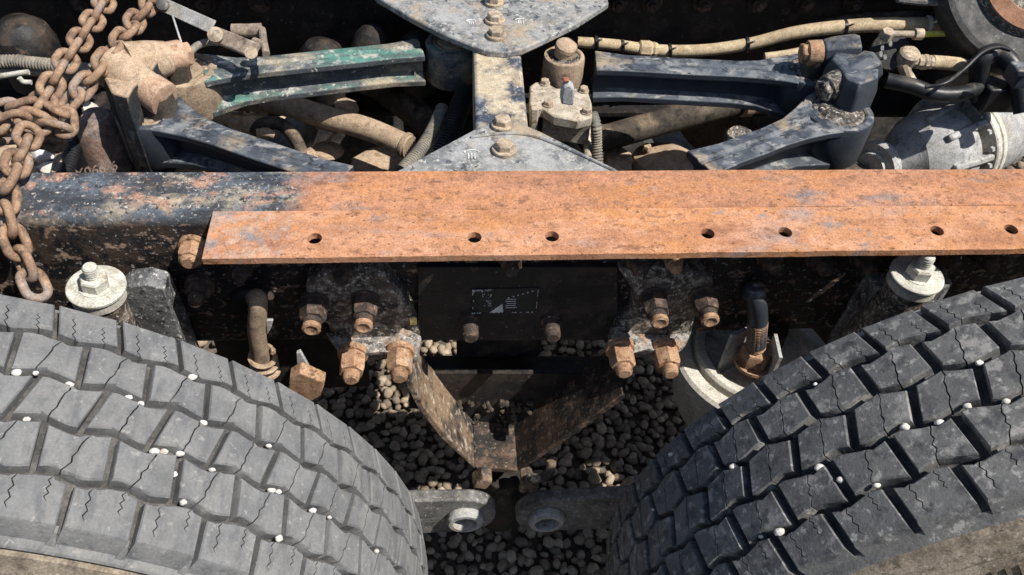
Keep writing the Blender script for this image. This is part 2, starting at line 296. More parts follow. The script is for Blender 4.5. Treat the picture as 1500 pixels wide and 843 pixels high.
# ------------------------------------------------------------------ tyres
TR = .55
TYR = {}
def tri(t): t = t % 1.; return 4*t-1 if t < .5 else 3-4*t
def make_tyre(label, sz, xc, yc, zc, NB, mat, cg, lg, rowspec, amp, wid, depth, spin, sgn):
    c = V((xc, yc, zc)); root = thing('tyre', label, 'tyre', c); pt = 2*math.pi*TR/NB
    def mp(u, v, h):
        r = TR - drop(v) + h; a = u/TR
        return V((u, v, r)) if abs(v) > wid*.3-.004 and h > -.01 and flat else V((r*math.sin(a), v, r*math.cos(a)))
    def drop(v):
        q = abs(v)/wid; return .0025*(q/.3)**2 if q < .3 else .0025+(q-.3)/.2*.0075
    rw = .045
    def gv(k, u):                                   # centre line of groove k (0..3)
        return rw*(k-1.5) + amp*tri(u/pt + .25*k)
    for r in range(5):
        off, sl, kind, sp = rowspec[r]; ds = sp-sl; flat = kind == 'sh'
        vm = rw*(r-2)
        for variant in range(2):
            rnd = random.Random(r*10+variant)
            def lo(u): return -wid/2 if r == 0 else gv(r-1, u+off)+cg/2
            def hi(u): return wid/2 if r == 4 else gv(r, u+off)-cg/2
            hu = pt/2-lg/2
            def edge(fn, ua, ub, n=7):
                out = []
                for i in range(n):
                    u = ua+(ub-ua)*i/(n-1); v = fn(u); out.append([u+sl*(v-vm), v, 0])
                return out
            polys = []
            if kind == 'split':
                zz = [(rnd.uniform(-.0012, .0012) + sz*(-1)**i) for i in range(8)]
                def sip(side):
                    us = rnd.uniform(-.002, .002)*0; a, b = lo(us), hi(us); out = []
                    for i in range(1, 7):
                        v = a+(b-a)*i/7; out.append([us+sl*(v-vm)+zz[i]+side*.0007+ds*(v-vm), v, 1])
                    return out
                uL, uR = -.0007, .0007
                A = edge(lo, -hu, uL-ds*rw/2, 5); B = edge(hi, -hu, uL+ds*rw/2, 5)
                A[-1][2] = B[-1][2] = 1
                polys.append(A+sip(-1)+B[::-1])
                A = edge(lo, uR-ds*rw/2, hu, 5); B = edge(hi, uR+ds*rw/2, hu, 5)
                A[0][2] = B[0][2] = 1
                polys.append(A+B[::-1]+sip(1)[::-1])
            else:                                   # shoulder block with two short sipes from the groove side
                A = edge(lo, -hu, hu); B = edge(hi, -hu, hu)
                src = B if r == 0 else A; fn = hi if r == 0 else lo; dr = -1 if r == 0 else 1; new = []
                for i, e in enumerate(src):
                    new.append(e)
                    if i in (1, 4):
                        u0 = (src[i][0]+src[i+1][0])/2; v0 = (src[i][1]+src[i+1][1])/2; ln = rw*(.62 if i == 1 else .45)
                        lft, rgt = [], []
                        for j in range(7):
                            v = v0+dr*ln*j/6; wv = .0014*(-1)**j; wd = .0006 if j < 6 else .0001
                            lft.append([u0+wv-wd+sl*(v-v0), v, 1]); rgt.append([u0+wv+wd+sl*(v-v0), v, 1])
                        new += lft+rgt[::-1]
                if r == 0: B = new
                else: A = new
                polys.append(A+B[::-1])
            gg = G()
            for po in polys:
                n = len(po); top, mid, bot = [], [], []
                for i, (u, v, fl) in enumerate(po):
                    p0, p1, p2 = V(po[i-1][:2]), V((u, v)), V(po[(i+1) % n][:2])
                    e1, e2 = (p1-p0), (p2-p1)
                    nn = V((-e1.y, e1.x)).normalized()+V((-e2.y, e2.x)).normalized() if e1.length > 0 and e2.length > 0 else V((0, 0))
                    nn = nn.normalized() if nn.length > 1e-6 else V((0, 0))
                    ins = 0 if fl else .0016
                    hj = 0 if flat else rnd.uniform(-.0003, .0003)
                    top.append(mp(u+nn.x*ins, v+nn.y*ins, hj)); mid.append(mp(u, v, -.0016))
                    ex = 0 if fl else -.0012
                    outer = (r == 0 and v < -wid/2+.004) or (r == 4 and v > wid/2-.004)
                    if outer: bot.append(mp(u-nn.x*.001, v+(.005 if r == 4 else -.005), -.021))
                    else: bot.append(mp(u+nn.x*ex, v+nn.y*ex, -depth-.002))
                gg.rings([bot, mid, top])
            me = gg.mesh('tread_block', mat, ang=28)
            for k in range(variant, NB, 2):
                o = bpy.data.objects.new('tread_block', me); COL.objects.link(o); o.parent = root
                o.matrix_basis = Matrix.Rotation((k*pt+off)/TR + spin + random.uniform(-.0008, .0008), 4, 'Y') @ Matrix.Rotation(random.uniform(-.006, .006), 4, 'Z')
    # carcass, sidewalls
    prof = []
    Rc = TR-depth; hw = wid/2
    def crv(v): return Rc-drop(v)
    sh = [(-hw+.002, Rc-.012), (-hw-.002, TR-.027), (-hw-.004, TR-.030), (-hw-.011, TR-.032), (-hw-.0125, TR-.034), (-hw-.0115, TR-.037)]
    left = [(-hw-.0105, TR-.037), (-hw-.0100, TR-.040), (-hw-.015, TR-.0415), (-hw-.024, TR-.070), (-hw-.0265, TR-.074), (-hw-.026, TR-.078), (-hw-.029, TR-.084), (-hw-.036, TR-.135), (-hw-.034, TR-.185), (-hw-.022, TR-.235), (-hw-.01, TR-.26), (-hw+.01, TR-.265)]
    tread = [(v, crv(v)) for v in [-hw+wid*i/12 for i in range(13)]]
    cr = G().lathe(c, (0, 1, 0), [(r, v) for v, r in tread], 160, cap=False)
    part('carcass', cr, 'carcass_rubber', root)
    for sg in (1, -1):
        sh_ = G().lathe(c, (0, 1, 0), [(r, v*sg) for v, r in sh], 160, cap=False); part('shoulder', sh_, mat, root)
        sd = left; sw = G().lathe(c, (0, 1, 0), [(r, v*sg) for v, r in sd], 160, cap=False)
        o = part('sidewall', sw, 'sidewall_brown', root)
        rb = G()
        for k in range(240):                        # fine ribs near the widest point
            a = k*2*math.pi/240; e = V((math.sin(a), 0, math.cos(a))); q = c+V((0, -sg*(hw+.0315), 0))
            rb.bar(q+e*(TR-.092), q+V((0, -sg*.004, 0))+e*(TR-.120), .0045, .004, up=(0, 1, 0))
        rb = part('rib', rb, 'sidewall_brown', o); rb['kind'] = 'stuff'
    if sgn < 0:                                     # little wedge ribs between the outer shoulder blocks
        wg = G().prism([(-.004, -hw-.007, TR-.031), (.004, -hw-.007, TR-.031), (.0012, -hw-.001, TR-.018), (-.0012, -hw-.001, TR-.018)], (0, .006, 0)).mesh('shoulder_rib', mat)
        for k in range(NB):
            o = bpy.data.objects.new('shoulder_rib', wg); COL.objects.link(o); o.parent = root
            o.matrix_basis = Matrix.Rotation(((k+.5)*pt+rowspec[0][0])/TR+spin, 4, 'Y')
    rim = G().lathe(c, (0, 1, 0), [(Rc-.247, -hw+.012), (Rc-.262, -hw+.012), (Rc-.27, -hw+.03), (Rc-.3, 0), (Rc-.27, hw-.03), (Rc-.262, hw-.012), (Rc-.247, hw-.012)], 64, cap=False)
    rim.lathe(c, (0, 1, 0), [(.05, -.02), (Rc-.295, 0), (Rc-.295, .012), (.05, -.008)], 48)
    part('rim', rim, 'disc_grey', root); TYR[sgn] = (xc, zc, gv, spin, yc)
    return root
DG = TR*math.pi/180
make_tyre('worn grey tyre with shallow narrow grooves, beneath the rusty chain', .0006, -.576, .437, .531, 60, 'rubber_worn', .0075, .0062,
          [(2.4*DG, -.05, 'sh', 0), (-1.1*DG, -.09, 'split', .28), (2.2*DG, .26, 'split', .25), (0, -.09, 'split', .23), (2.3*DG, -.24, 'sh', 0)], .0035, .216, .012, 0, -1)
make_tyre('dark dusty tyre with deep wide black grooves between its tread blocks', .0010, .773, .430, .548, 55, 'rubber_dusty', .0075, .0100,
          [(1.53*DG, -.20, 'sh', 0), (-2.92*DG, -.19, 'split', .12), (.28*DG, .22, 'split', .20), (-3.07*DG, -.20, 'split', .12), (-1.07*DG, -.35, 'sh', 0)], .004, .216, .016, 0, 1)
def on_tyre(px, py, sgn, r):
    """where the pixel's ray meets the tread, moved into the nearest circumferential groove"""
    xc, zc, gv, spin, yc = TYR[sgn]; d = ray(px, py); ox, oz = -xc, CAMZ-zc
    A = d.x*d.x+d.z*d.z; B = 2*(ox*d.x+oz*d.z); Cc = ox*ox+oz*oz-TR*TR; D = B*B-4*A*Cc
    p = CP + d*((-B-math.sqrt(max(D, 0)))/(2*A)); an = math.atan2(p.x-xc, p.z-zc); v = p.y-yc; v0 = v
    v = min((gv(k, TR*(an-spin)) for k in range(4)), key=lambda q: abs(q-v))
    if abs(v-v0) > .013: v = v0
    return V((xc+r*math.sin(an), yc+v, zc+r*math.cos(an)))
def stone(px, py, sgn, r):
    r *= .68; p = on_tyre(px, py, sgn, TR-.0045); g = G(); import bmesh
    bm = bmesh.new(); bmesh.ops.create_icosphere(bm, subdivisions=2, radius=1)
    sc = V((1, random.uniform(.6, .9), random.uniform(.6, .9)))
    g.add([p + (v.co*(1+.3*noise.noise(v.co*1.4+p*90)))*sc*r for v in bm.verts], [tuple(v.index for v in f.verts) for f in bm.faces]); bm.free()
    lab, gr = (('small white stone wedged in a groove of the worn grey tyre', 'white stones in the worn tyre') if sgn < 0 else ('small white stone wedged in a groove of the dark dusty tyre', 'white stones in the dusty tyre'))
    solo('pebble', g, 'stone_white', lab, 'stone', gr, ang=60)
for px, py, r in [(25, 541, .006), (50, 549, .004), (104, 556, .006), (190, 579, .006), (210, 583, .005), (284, 550, .007), (40, 610, .005), (231, 649, .007), (243, 657, .006), (265, 667, .006), (258, 692, .005), (302, 612, .006), (316, 678, .005), (397, 653, .005), (271, 737, .005), (402, 716, .006), (412, 719, .005), (463, 741, .006), (415, 771, .006), (557, 793, .005), (487, 759, .004), (372, 607, .004)]: stone(px, py, -1, r)
for px, py, r in [(978, 665, .005), (1068, 671, .008), (1194, 673, .009), (1284, 715, .006), (1228, 701, .006), (1137, 775, .009), (1106, 770, .004), (1323, 621, .007), (1372, 611, .007), (1436, 531, .006), (1472, 582, .006), (1418, 595, .006), (952, 747, .004), (1197, 575, .004)]: stone(px, py, 1, r)
# ------------------------------------------------------------------ chassis frame
ZT = .93; YW = .783; YB = .864; YF = P(600, 376, z=.924).y          # rail top, web face, inner flange edge, front edge of the angle bar
fr = thing('chassis_frame', 'long steel truck frame, rusty orange along its top, chipped black below', 'chassis frame', (.1, .82, .66))
def channel(g, x0, x1, yw, yb, zt, hgt, t, rad, n=60):
    """C channel, web at yw, flanges towards yb, rounded outer corners"""
    s = 1 if yb > yw else -1; pr = []
    for cz, a0, a1 in ((zt-rad, 90, 180), (zt-hgt+rad, 180, 270)):
        for i in range(7):
            a = math.radians(a0+(a1-a0)*i/6); pr.append((yw+s*rad+s*rad*math.cos(a), cz+rad*math.sin(a)))
    pr = [(yb, zt)] + pr + [(yb, zt-hgt), (yb, zt-hgt+t), (yw+s*t, zt-hgt+t), (yw+s*t, zt-t), (yb, zt-t)]
    if s < 0: pr.reverse()
    rs = []
    for i in range(n+1):
        x = x0+(x1-x0)*i/n; rs.append([V((x, y+.0007*noise.noise(V((x*9, y*20, z*20))), z+.0007*noise.noise(V((x*7, y*30, z*9+5))))) for y, z in pr])
    return g.rings(rs)
rail = part('frame_rail', channel(G(), -1.7, 2.2, YW, YB, ZT, .262, .009, .022, 160), 'rail_paint', fr, ang=50)
# rusty angle bar with its bolt holes
def holed_plate(x0, x1, y0, y1, z0, z1, holes):
    g = G(); cells = []; last = x0; hw = .018
    for hx, hy, hr in holes: cells += [(last, hx-hw, None), (hx-hw, hx+hw, (hx, hy, hr))]; last = hx+hw
    cells.append((last, x1, None))
    fj = lambda x: y0+.0012*noise.noise(V((x*16, 0, 3)))+.0006*noise.noise(V((x*60, 0, 3)))
    zj = lambda x: -.004+.0008*noise.noise(V((x*11, 4, 3)))
    for a, b, h in cells:
        if h is None:
            m = max(1, int((b-a)/.012)); xs = [a+(b-a)*i/m for i in range(m+1)]
            for p, q in zip(xs, xs[1:]):
                yp, yq = fj(p), fj(q)
                v = [(p, yp, z0+zj(p)), (q, yq, z0+zj(q)), (q, y1, z0), (p, y1, z0), (p, yp, z1+zj(p)), (q, yq, z1+zj(q)), (q, y1, z1), (p, y1, z1)]
                f = [(3, 2, 1, 0), (4, 5, 6, 7), (0, 1, 5, 4), (2, 3, 7, 6)]
                if p == x0: f.append((0, 4, 7, 3))
                g.add(v, f)
        else:
            hx, hy, hr = h; n = 24; vs = []; ring = []; sq = []
            for i in range(n):
                an = 2*math.pi*i/n+math.pi/4; cx, sy = math.cos(an), math.sin(an)
                ring.append((hx+hr*cx, hy+hr*sy))
                k = 1/max(abs(cx), abs(sy)); X = hx+hw*cx*k; sq.append((X, (hy+(fj(X)-hy)*(-sy*k)) if sy < 0 else hy+(y1-hy)*sy*k))
            for z in (z0, z1): vs += [(x, y, z+zj(x)*(y1-y)/(y1-y0)) for x, y in sq]+[(x, y, z-.004*(y1-y)/(y1-y0)) for x, y in ring]
            f = []
            for i in range(n):
                j = (i+1) % n; f += [(2*n+i, 2*n+j, 3*n+j, 3*n+i), (j, i, n+i, n+j), (n+i, 3*n+i, 3*n+j, n+j)]
                if sq[i][1] < y0+.004 and sq[j][1] < y0+.004: f.append((i, j, 2*n+j, 2*n+i))
                if sq[i][1] > y1-.002 and sq[j][1] > y1-.002: f.append((j, i, 2*n+i, 2*n+j))
            g.add(vs, f)
    return g
hol = []
for px, py in ((460, 345), (695, 343.5), (809, 342), (1038, 338), (1152, 336), (1375, 334), (1484, 332), (1700, 330), (1810, 329)):
    q = P(px, py, z=ZT+.001); hol.append((q.x, q.y, .0090))
X0 = P(296, 378, z=.924).x
bar = part('angle_bar', holed_plate(X0, 2.0, YF, YW+.006, ZT-.011, ZT-.0018, hol), 'rust_bar', fr, label='rusty orange angle bar with a row of bolt holes', ang=40)
part('welded_leg', G().box(((X0+.02+2.0)/2, YW-.0045, ZT-.045), (2.0-X0-.02, .0085, .072)), 'black_grime', bar)
wd = G()                                             # cracked weld bead along the crease
for i in range(150):
    x = X0+.12+i*.0125; r = .0011+.0011*abs(noise.noise(V((x*33, 1, 1))))
    if noise.noise(V((x*9, 7, 0))) > .12: wd.tube([(x, YW+.007+.0012*noise.noise(V((x*20, 0, 0))), ZT-.0012), (x+.0125, YW+.007+.0012*noise.noise(V(((x+.0125)*20, 0, 0))), ZT-.0012)], r, 6, 1)
part('weld_bead', wd, 'rust_bar', bar)['kind'] = 'stuff'
# bolts along the web
nav = V((0, -1, 0))
bolt(fr, P(283, 362, y=YW-.004), nav, .012, .010, .0165, .022, .0185, 'rust_bolt', ph=.3)
for px, py in ((292, 432), (356, 395), (503, 400), (748, 388), (1128, 385), (1265, 385), (1385, 380), (1440, 383), (930, 386), (1200, 388)):
    bolt(fr, P(px, py-12, y=YW-.013), nav, .010, .014, .016, .016, .019, 'bolt_shade')
bolt(fr, P(984, 372, y=YW-.013), nav, .009, .012, .013, .02, .015, 'rust_bolt')
for px, py in ((688, 478), (806, 478)): bolt(fr, P(px, py-14, y=YW-.004), nav, .012, .03, .0165, .012, .02, 'bolt_shade')
# second web plate and worn rating label
pl = part('web_plate', G().prism([P(px, py, y=YW-.010) for px, py in ((612, 392), (905, 392), (905, 499), (612, 499))], (0, .009, 0)), 'black_grime', fr, .001)
lb = G(); o_, ex, ez = P(692, 424, y=YW-.0115), P(790, 424, y=YW-.0115)-P(692, 424, y=YW-.0115), P(692, 460, y=YW-.0115)-P(692, 424, y=YW-.0115)
ez.x = 0; ex.z = 0
part('label_plate', G().prism([o_, o_+ex, o_+ex+ez, o_+ez], (0, .0012, 0)), 'black_plastic', pl)
def fleck(a, b, w_, h_): lb.box(o_+ex*a+ez*b+V((0, -.0004, 0)), (ex.length*w_, .0006, ez.length*h_))
rr = random.Random(4)
for i in range(60):
    t = rr.random(); e = rr.random()
    if e < .3: fleck(t*.3, .03+.06*rr.random(), .02, .04)
    elif e < .45: fleck(.02*rr.random(), t, .012, .06)
    elif e < .75: fleck(t, .97, .025, .025)
    else: fleck(.985, t, .008, .06)
for i in range(22): fleck(.15+.14*rr.random(), .2+.5*rr.random(), .012, .03)
for j in range(5): fleck(.6-.02*rr.random(), .42+.085*j, .12+.06*rr.random(), .018)
for j in range(6): fleck(.55+.07*j, .36-.05*j, .02, .035)
lb.prism([o_+ex*.27+ez*.95+V((0, -.0006, 0)), o_+ex*.48+ez*.95+V((0, -.0006, 0)), o_+ex*.46+ez*.60+V((0, -.0006, 0))], (0, .0005, 0))
part('label_print', lb, 'white_mark', pl, label='worn white print on the black label')
# crossmember column with its two gussets
ZG = ZT-.009
cl = G().prism([P(693, 75, z=ZG-.012), P(763, 75, z=ZG-.012), P(777, 215, z=ZG-.012), P(697, 215, z=ZG-.012)], (0, 0, -.085))
a, b = P(763, 75, z=ZG-.012), P(693, 75, z=ZG-.012); c1, c2 = P(777, 215, z=ZG-.012), P(697, 215, z=ZG-.012)
cl = G().prism([b+(b-c2)*1.2, a+(a-c1)*1.2, c1+(c1-a)*.25, c2+(c2-b)*.25], (0, 0, -.085))
cm = part('crossmember', cl, 'column_paint', fr, .006)
def stamp(g, o, sz):
    for k in (-1, 0, 1): g.box(o+V((k*sz*.28, 0, 0)), (sz*.09, sz*.75, .0012))
    pts = [o+V((sz*.62*math.cos(t), sz*.55+sz*.32*math.sin(t), 0)) for t in [math.pi*(-.15+1.3*i/9) for i in range(10)]]
    g.tube(pts, .0009, 6, 2)
gp = [P(x, y, z=ZG) for x, y in ((577, 253), (640, 219), (700, 187), (727, 176), (740, 173), (753, 176), (790, 192), (850, 222), (912, 253))]
gp += [V((gp[-1].x+.02, .80, ZG)), V((gp[0].x-.02, .80, ZG))]
gu = part('gusset_plate', G().prism(gp, (0, 0, -.011)), 'grey_paint', fr, .002)
bolt(gu, P(736, 183, z=ZG+.003), (0, 0, 1), .008, 0, .0125, .010, .0165, 'bolt_dusty', ph=.2)
bolt(gu, P(739, 219, z=ZG+.003), (0, 0, 1), .008, 0, .0135, .010, .018, 'bolt_dusty', ph=.5)
sg = G(); stamp(sg, P(691, 229, z=ZG+.0006), .016); part('stamped_mark', sg, 'white_mark', gu)
rb = G(); ps = [P(x, y, z=ZG+.0015) for x, y in ((690, 201), (735, 196), (780, 199), (840, 222), (900, 250))]; rb.tube(ps, .0022, 6); part('edge_ridge', rb, 'grey_paint', gu)
fp = [P(x, y, z=ZG) for x, y in ((552, -4), (600, 24), (650, 50), (690, 66), (715, 74), (740, 76), (765, 72), (800, 56), (845, 34), (892, 4))]
fp = [V((-.13, 1.40, ZG))]+fp+[V((.30, 1.40, ZG))]
gf = part('gusset_plate', G().prism(fp, (0, 0, -.013)), 'grey_paint', fr, .003)
for px, py, h in ((724, 4, .018), (725, 30, .011), (727, 52, .010)):
    bolt(gf, P(px, py, z=ZG+.003), (0, 0, 1), .008, 0, .0130, h, .017, 'bolt_dusty', ph=.4)
sg = G(); stamp(sg, P(763, 33, z=ZG+.0006), .014); stamp(sg, P(690, 34, z=ZG+.0006), .012); part('stamped_mark', sg, 'white_mark', gf)
# far rail, seen from inside
YR = 1.455
far = part('far_rail', channel(G(), -1.9, 2.6, YR, YR-.085, ZT, .27, .009, .02, 40), 'black_grime', fr, ang=50)
for px in (905, 955, 1030, 1110, 1180, 1250, 120, 300, 380): bolt(far, P(px, 4, y=YR-.014), nav, .009, .008, .015, .012, .02, 'bolt_shade')
# saddle clamps with four bolts each
def saddle(pts, tops, lows, hole):
    ys = YW-.026
    o = part('saddle_bracket', G().prism([P(x, y, y=ys) for x, y in pts], (0, .034, 0)).jitter(.0012, 50), 'black_dirty', fr, .005)
    for x, y in tops: bolt(o, P(x, y-23, y=ys-.001), nav, .0125, .012, .018, .030, .020, 'bolt_shade'); 
    for x, y in tops: part('stud_tip', G().lathe(P(x, y-23, y=ys-.001)+V((0, -.0425, 0)), nav, [(.0125, 0), (.0125, .006), (.009, .0075), (.006, .006)], 16), 'rust_bolt', o)  # paler than the nuts: sunlight on the tips put into the colour
    fpts = [P(x, y, y=ys-.002) for x, y in hole[0]] + [P(x, y, y=ys-.030) for x, y in hole[1]]
    part('saddle_foot', G().prism(fpts, (0, .012, -.030)).jitter(.0016, 60), 'saddle_lit', fr, .004)
    for x, y in lows: bolt(o, P(x, y-25, y=ys-.026), nav, .012, .016, .0185, .030, .0215, 'rust_bolt')
    return o
saddle([(448, 415), (478, 395), (560, 395), (604, 455), (616, 490), (612, 512), (596, 540), (570, 520), (540, 524), (508, 535), (492, 512), (480, 478), (470, 470), (450, 465)], [(461, 466), (535, 463)], [(517, 545), (586, 543)], ([(476, 486), (520, 494), (575, 492), (590, 478), (618, 492)], [(610, 522), (594, 530), (570, 518), (540, 520), (516, 532), (494, 512)]))
saddle([(905, 395), (1005, 393), (1046, 410), (1044, 455), (1020, 462), (1014, 488), (996, 520), (975, 530), (950, 518), (930, 520), (908, 530), (892, 505), (905, 475), (925, 465), (930, 430)], [(957, 458), (1029, 456)], [(908, 537), (974, 538)], ([(898, 478), (920, 478), (930, 488), (980, 490), (1014, 484)], [(1006, 505), (990, 520), (970, 526), (950, 514), (928, 518), (908, 524), (892, 512)]))
# V-shaped hanger below the web
ZV = None
yf, yb2 = .705, .80
def arm(path, th, mat, nm):
    """plate following a front-edge path of pixels (on y = yf), thickness th to the lower/outer side"""
    pts = [P(x, y, y=yf) for x, y in path]; g = G(); ring = []
    outs = []
    for i, p in enumerate(pts):
        t = (pts[min(i+1, len(pts)-1)]-pts[max(i-1, 0)]).normalized(); n = V((-t.z, 0, t.x))
        if n.z > 0: n = -n
        outs.append(p+n*th*(1 if i < len(pts)-1 else .35))
    poly = pts+outs[::-1]; g.prism(poly, (0, yb2-yf, 0))
    return part(nm, g.jitter(.0015, 40), mat, fr, .003)
arm([(597, 535), (604, 562), (622, 598), (655, 640), (697, 686)], .010, 'bracket_dirty', 'hanger_arm')
arm([(912, 578), (870, 609), (830, 638), (790, 666), (757, 690)], .010, 'hanger_shade', 'hanger_arm')  # arm turned from the sun, its shade painted in as a darker material
q0, q1 = P(695, 684, y=yf), P(759, 689, y=yf)
part('hanger_foot', G().prism([q0, q1, q1+V((-.004, 0, -.012)), q0+V((.006, 0, -.012))], (0, yb2-yf-.002, 0)), 'hanger_shade', fr, .002)
bk = [P(x, y, y=.795) for x, y in ((622, 548), (862, 548), (742, 650), (712, 650))]
part('hanger_web', G().prism(bk, (0, .010, 0)).jitter(.002, 30), 'black_grime', fr)  # shaded inside of the V, darkness put into the colour
cr_ = G(); rq = random.Random(9)
for k in range(46):
    q = P(rq.uniform(660, 790), rq.uniform(590, 618), y=.790); r_ = rq.uniform(.003, .007)
    cr_.lathe(q, (0, -1, .5), [(r_, -.004), (r_, .001), (r_*.5, .004)], 6, rq.random()*3)
o = part('caked_mud', cr_.jitter(.002, 90), 'dark_dust', fr); o['kind'] = 'stuff'
part('hanger_cross_tube', G().tube([P(600, 560, y=.84), P(885, 560, y=.84)], .045, 20, 1), 'black_grime', fr)
# little side tabs
part('tab', G().box(P(605, 470, y=YW-.03), (.010, .004, .016)), 'brass', fr, .001)
# ------------------------------------------------------------------ white topped mounts
def mount(label, px, py, skirt, yy):
    q = P(px, py, y=yy); root = thing('mount', label, 'mount', q-V((0, 0, .16)))
    tl = V((.10, -.05, 1)).normalized() if px < 700 else V((0, -.04, 1)).normalized()
    part('post', G().lathe(q-tl*.16, tl, [(.045, 0), (.040, .05), (.032, .10), (.030, .125), (.030, .142)], 32), 'black_dirty', root)
    part('lower_ring', G().lathe(q-tl*.020, tl, [(.030, 0), (.033, .002), (.033, .013), (.030, .015)], 32), 'pale_cream', root)
    part('washer', G().lathe(q-tl*.003, tl, [(.012, 0), (.034, 0), (.0352, .001), (.0352, .004), (.034, .005), (.012, .0048)], 40), 'zinc_white', root)
    part('nut', G().lathe(q, tl, [(.0205, 0), (.0205, .003)], 28).hexn(q+tl*.003, tl, .0175, .016, .35), 'zinc_white', root)
    part('stud', G().thread(q+tl*.016, tl, .0095, .021), 'zinc_white', root)
    sk = skirt(q); part('skirt', sk, 'skirt_grey', root, .002)
def skL(q):
    g = G(); rs = []
    for px, py, yy, hh in ((172, 432, .745, .10), (186, 420, .74, .16), (215, 417, .735, .22), (240, 424, .735, .25), (254, 450, .745, .25), (258, 480, .76, .22)):
        p = P(px, py, y=yy); rs.append([p, p+V((0, .03, .002)), p+V((0, .035, -hh)), p+V((0, -.004, -hh))])
    return g.rings(rs)
def skR(q):
    g = G(); rs = []
    for px, py, yy, hh in ((1272, 432, .75, .12), (1282, 420, .742, .2), (1310, 424, .73, .25), (1345, 434, .715, .25), (1380, 424, .72, .25), (1396, 415, .735, .2)):
        p = P(px, py, y=yy); rs.append([p, p+V((0, .03, .002)), p+V((0, .035, -hh)), p+V((0, -.004, -hh))])
    return g.rings(rs)
mount('white steel washer and nut on a grey post, out in full sun', 141, 420, skL, .735)
mount('white steel washer and nut half shaded by the rusty angle bar', 1343, 403, skR, .716)
# ------------------------------------------------------------------ upright studs behind the tyres
us = thing('elbow_stud', 'dusty bent rod with a coiled collar, beside the worn grey tyre', 'bolt', P(385, 530, y=.74))
part('rod', G().tube([P(372, 437, y=.775), P(377, 437, y=.755), P(378, 452, y=.747), P(376, 485, y=.742), P(381, 520, y=.74), P(384, 548, y=.738)], .0125, 16), 'brown_dust', us)
part('collar', G().tube([P(383, 518, y=.74)+V((.0165*math.cos(t), .0165*math.sin(t), -.0022*t)) for t in [i*.5 for i in range(40)]], .004, 6, 2), 'tan_dust', us)
part('socket', G().lathe(P(372, 437, y=.785), (0, -1, 0), [(.03, 0), (.03, .012), (.024, .02)], 24), 'black_grime', us)
us = thing('elbow_stud', 'black bent rod with a big orange hex nut, beside the dusty dark tyre', 'bolt', P(1103, 540, y=.74))
part('rod', G().tube([P(1098, 428, y=.775), P(1104, 428, y=.758), P(1108, 442, y=.75), P(1110, 470, y=.745), P(1108, 505, y=.742)], .0145, 16), 'blue_paint', us)
part('threaded_end', G().thread(P(1110, 472, y=.7445), P(1107, 512, y=.742)-P(1110, 472, y=.7445), .0150, .06), 'rust_bolt', us)
part('nut', G().hexn(P(1105, 528, y=.742), (0, 0, 1), .0255, .028, .15).lathe(P(1105, 528, y=.742)-V((0, 0, .006)), (0, 0, 1), [(.03, 0), (.03, .006)], 24), 'rust_bolt', us)
# ------------------------------------------------------------------ round pale spring pot
pc = P(1112, 506, y=.785); ZP = pc.z
pot = thing('spring_pot', 'pale round steel pot with stepped rim behind the dusty dark tyre', 'spring pot', V((pc.x, pc.y, ZP-.16)))
part('body', G().lathe((pc.x, pc.y, ZP-.16), (0, 0, 1), [(.100, 0), (.112, .03), (.112, .10)], 64), 'pale_cream', pot)
part('rim', G().lathe((pc.x, pc.y, ZP-.06), (0, 0, 1), [(.112, 0), (.126, .004), (.128, .030), (.123, .035), (.104, .036), (.104, .028)], 64), 'pale_cream', pot)
part('lid', G().lathe((pc.x, pc.y, ZP-.035), (0, 0, 1), [(.098, 0), (.098, .018), (.094, .022), (.083, .023), (.080, .012), (.01, .012)], 64), 'pale_cream', pot)
for a in (2.6, 3.6, 4.6):
    d = V((math.cos(a), math.sin(a), 0)); part('rib', G().bar(V((pc.x, pc.y, ZP+.02))+d*.035, V((pc.x, pc.y, ZP+.02))+d*.08, .005, .10), 'cast_grey', pot)
part('post', G().lathe((pc.x, pc.y, ZP-.03), (0, 0, 1), [(.035, 0), (.032, .08)], 32), 'black_grime', pot)
# ------------------------------------------------------------------ eye lugs at the bottom
def lug(label, sgn, cx, cy, ex_px):
    yl = .655; c = P(cx, cy, y=yl); R = .052
    root = thing('eye_lug', label, 'lug', c-V((0, 0, R)))
    pts = []
    for i in range(13):
        a = math.radians(-90+15*i); pts.append(c+V((sgn*R*math.cos(a), 0, R*math.sin(a)*1.05)))
    xe = P(ex_px, cy, y=yl).x
    pts += [V((xe, yl, c.z+R*1.15)), V((xe, yl, c.z-R*1.1))]
    part('plate', G().prism(pts, (0, .022, 0)), 'lug_grey', root, .003)
    rim = [(.018, .0), (.030, 0), (.031, -.002), (.031, -.010), (.027, -.015), (.0205, -.015), (.0185, -.004), (.0185, .02)]
    part('bush', G().lathe(c, (0, 1, 0), rim, 36, cap=False), 'cast_grey', root)
    part('bore', G().lathe(c+V((0, .004, 0)), (0, 1, 0), [(.0186, .012), (.0186, .014)], 24), 'black_grime', root)
    tp = [c+V((sgn*.012, .0, R*.92)), c+V((sgn*.036, 0, R*.75)), c+V((sgn*.046, 0, R*1.25)), c+V((sgn*.030, 0, R*1.42))]
    part('spigot', G().prism([p+V((0, .026, 0)) for p in tp], (0, .03, 0)), 'bracket_dirty', root, .003)
lug('dark steel eye lug reaching out from behind the worn grey tyre', 1, 681, 757, 560)
lug('dusty steel eye lug reaching out from behind the dark dusty tyre', -1, 800, 757, 930)
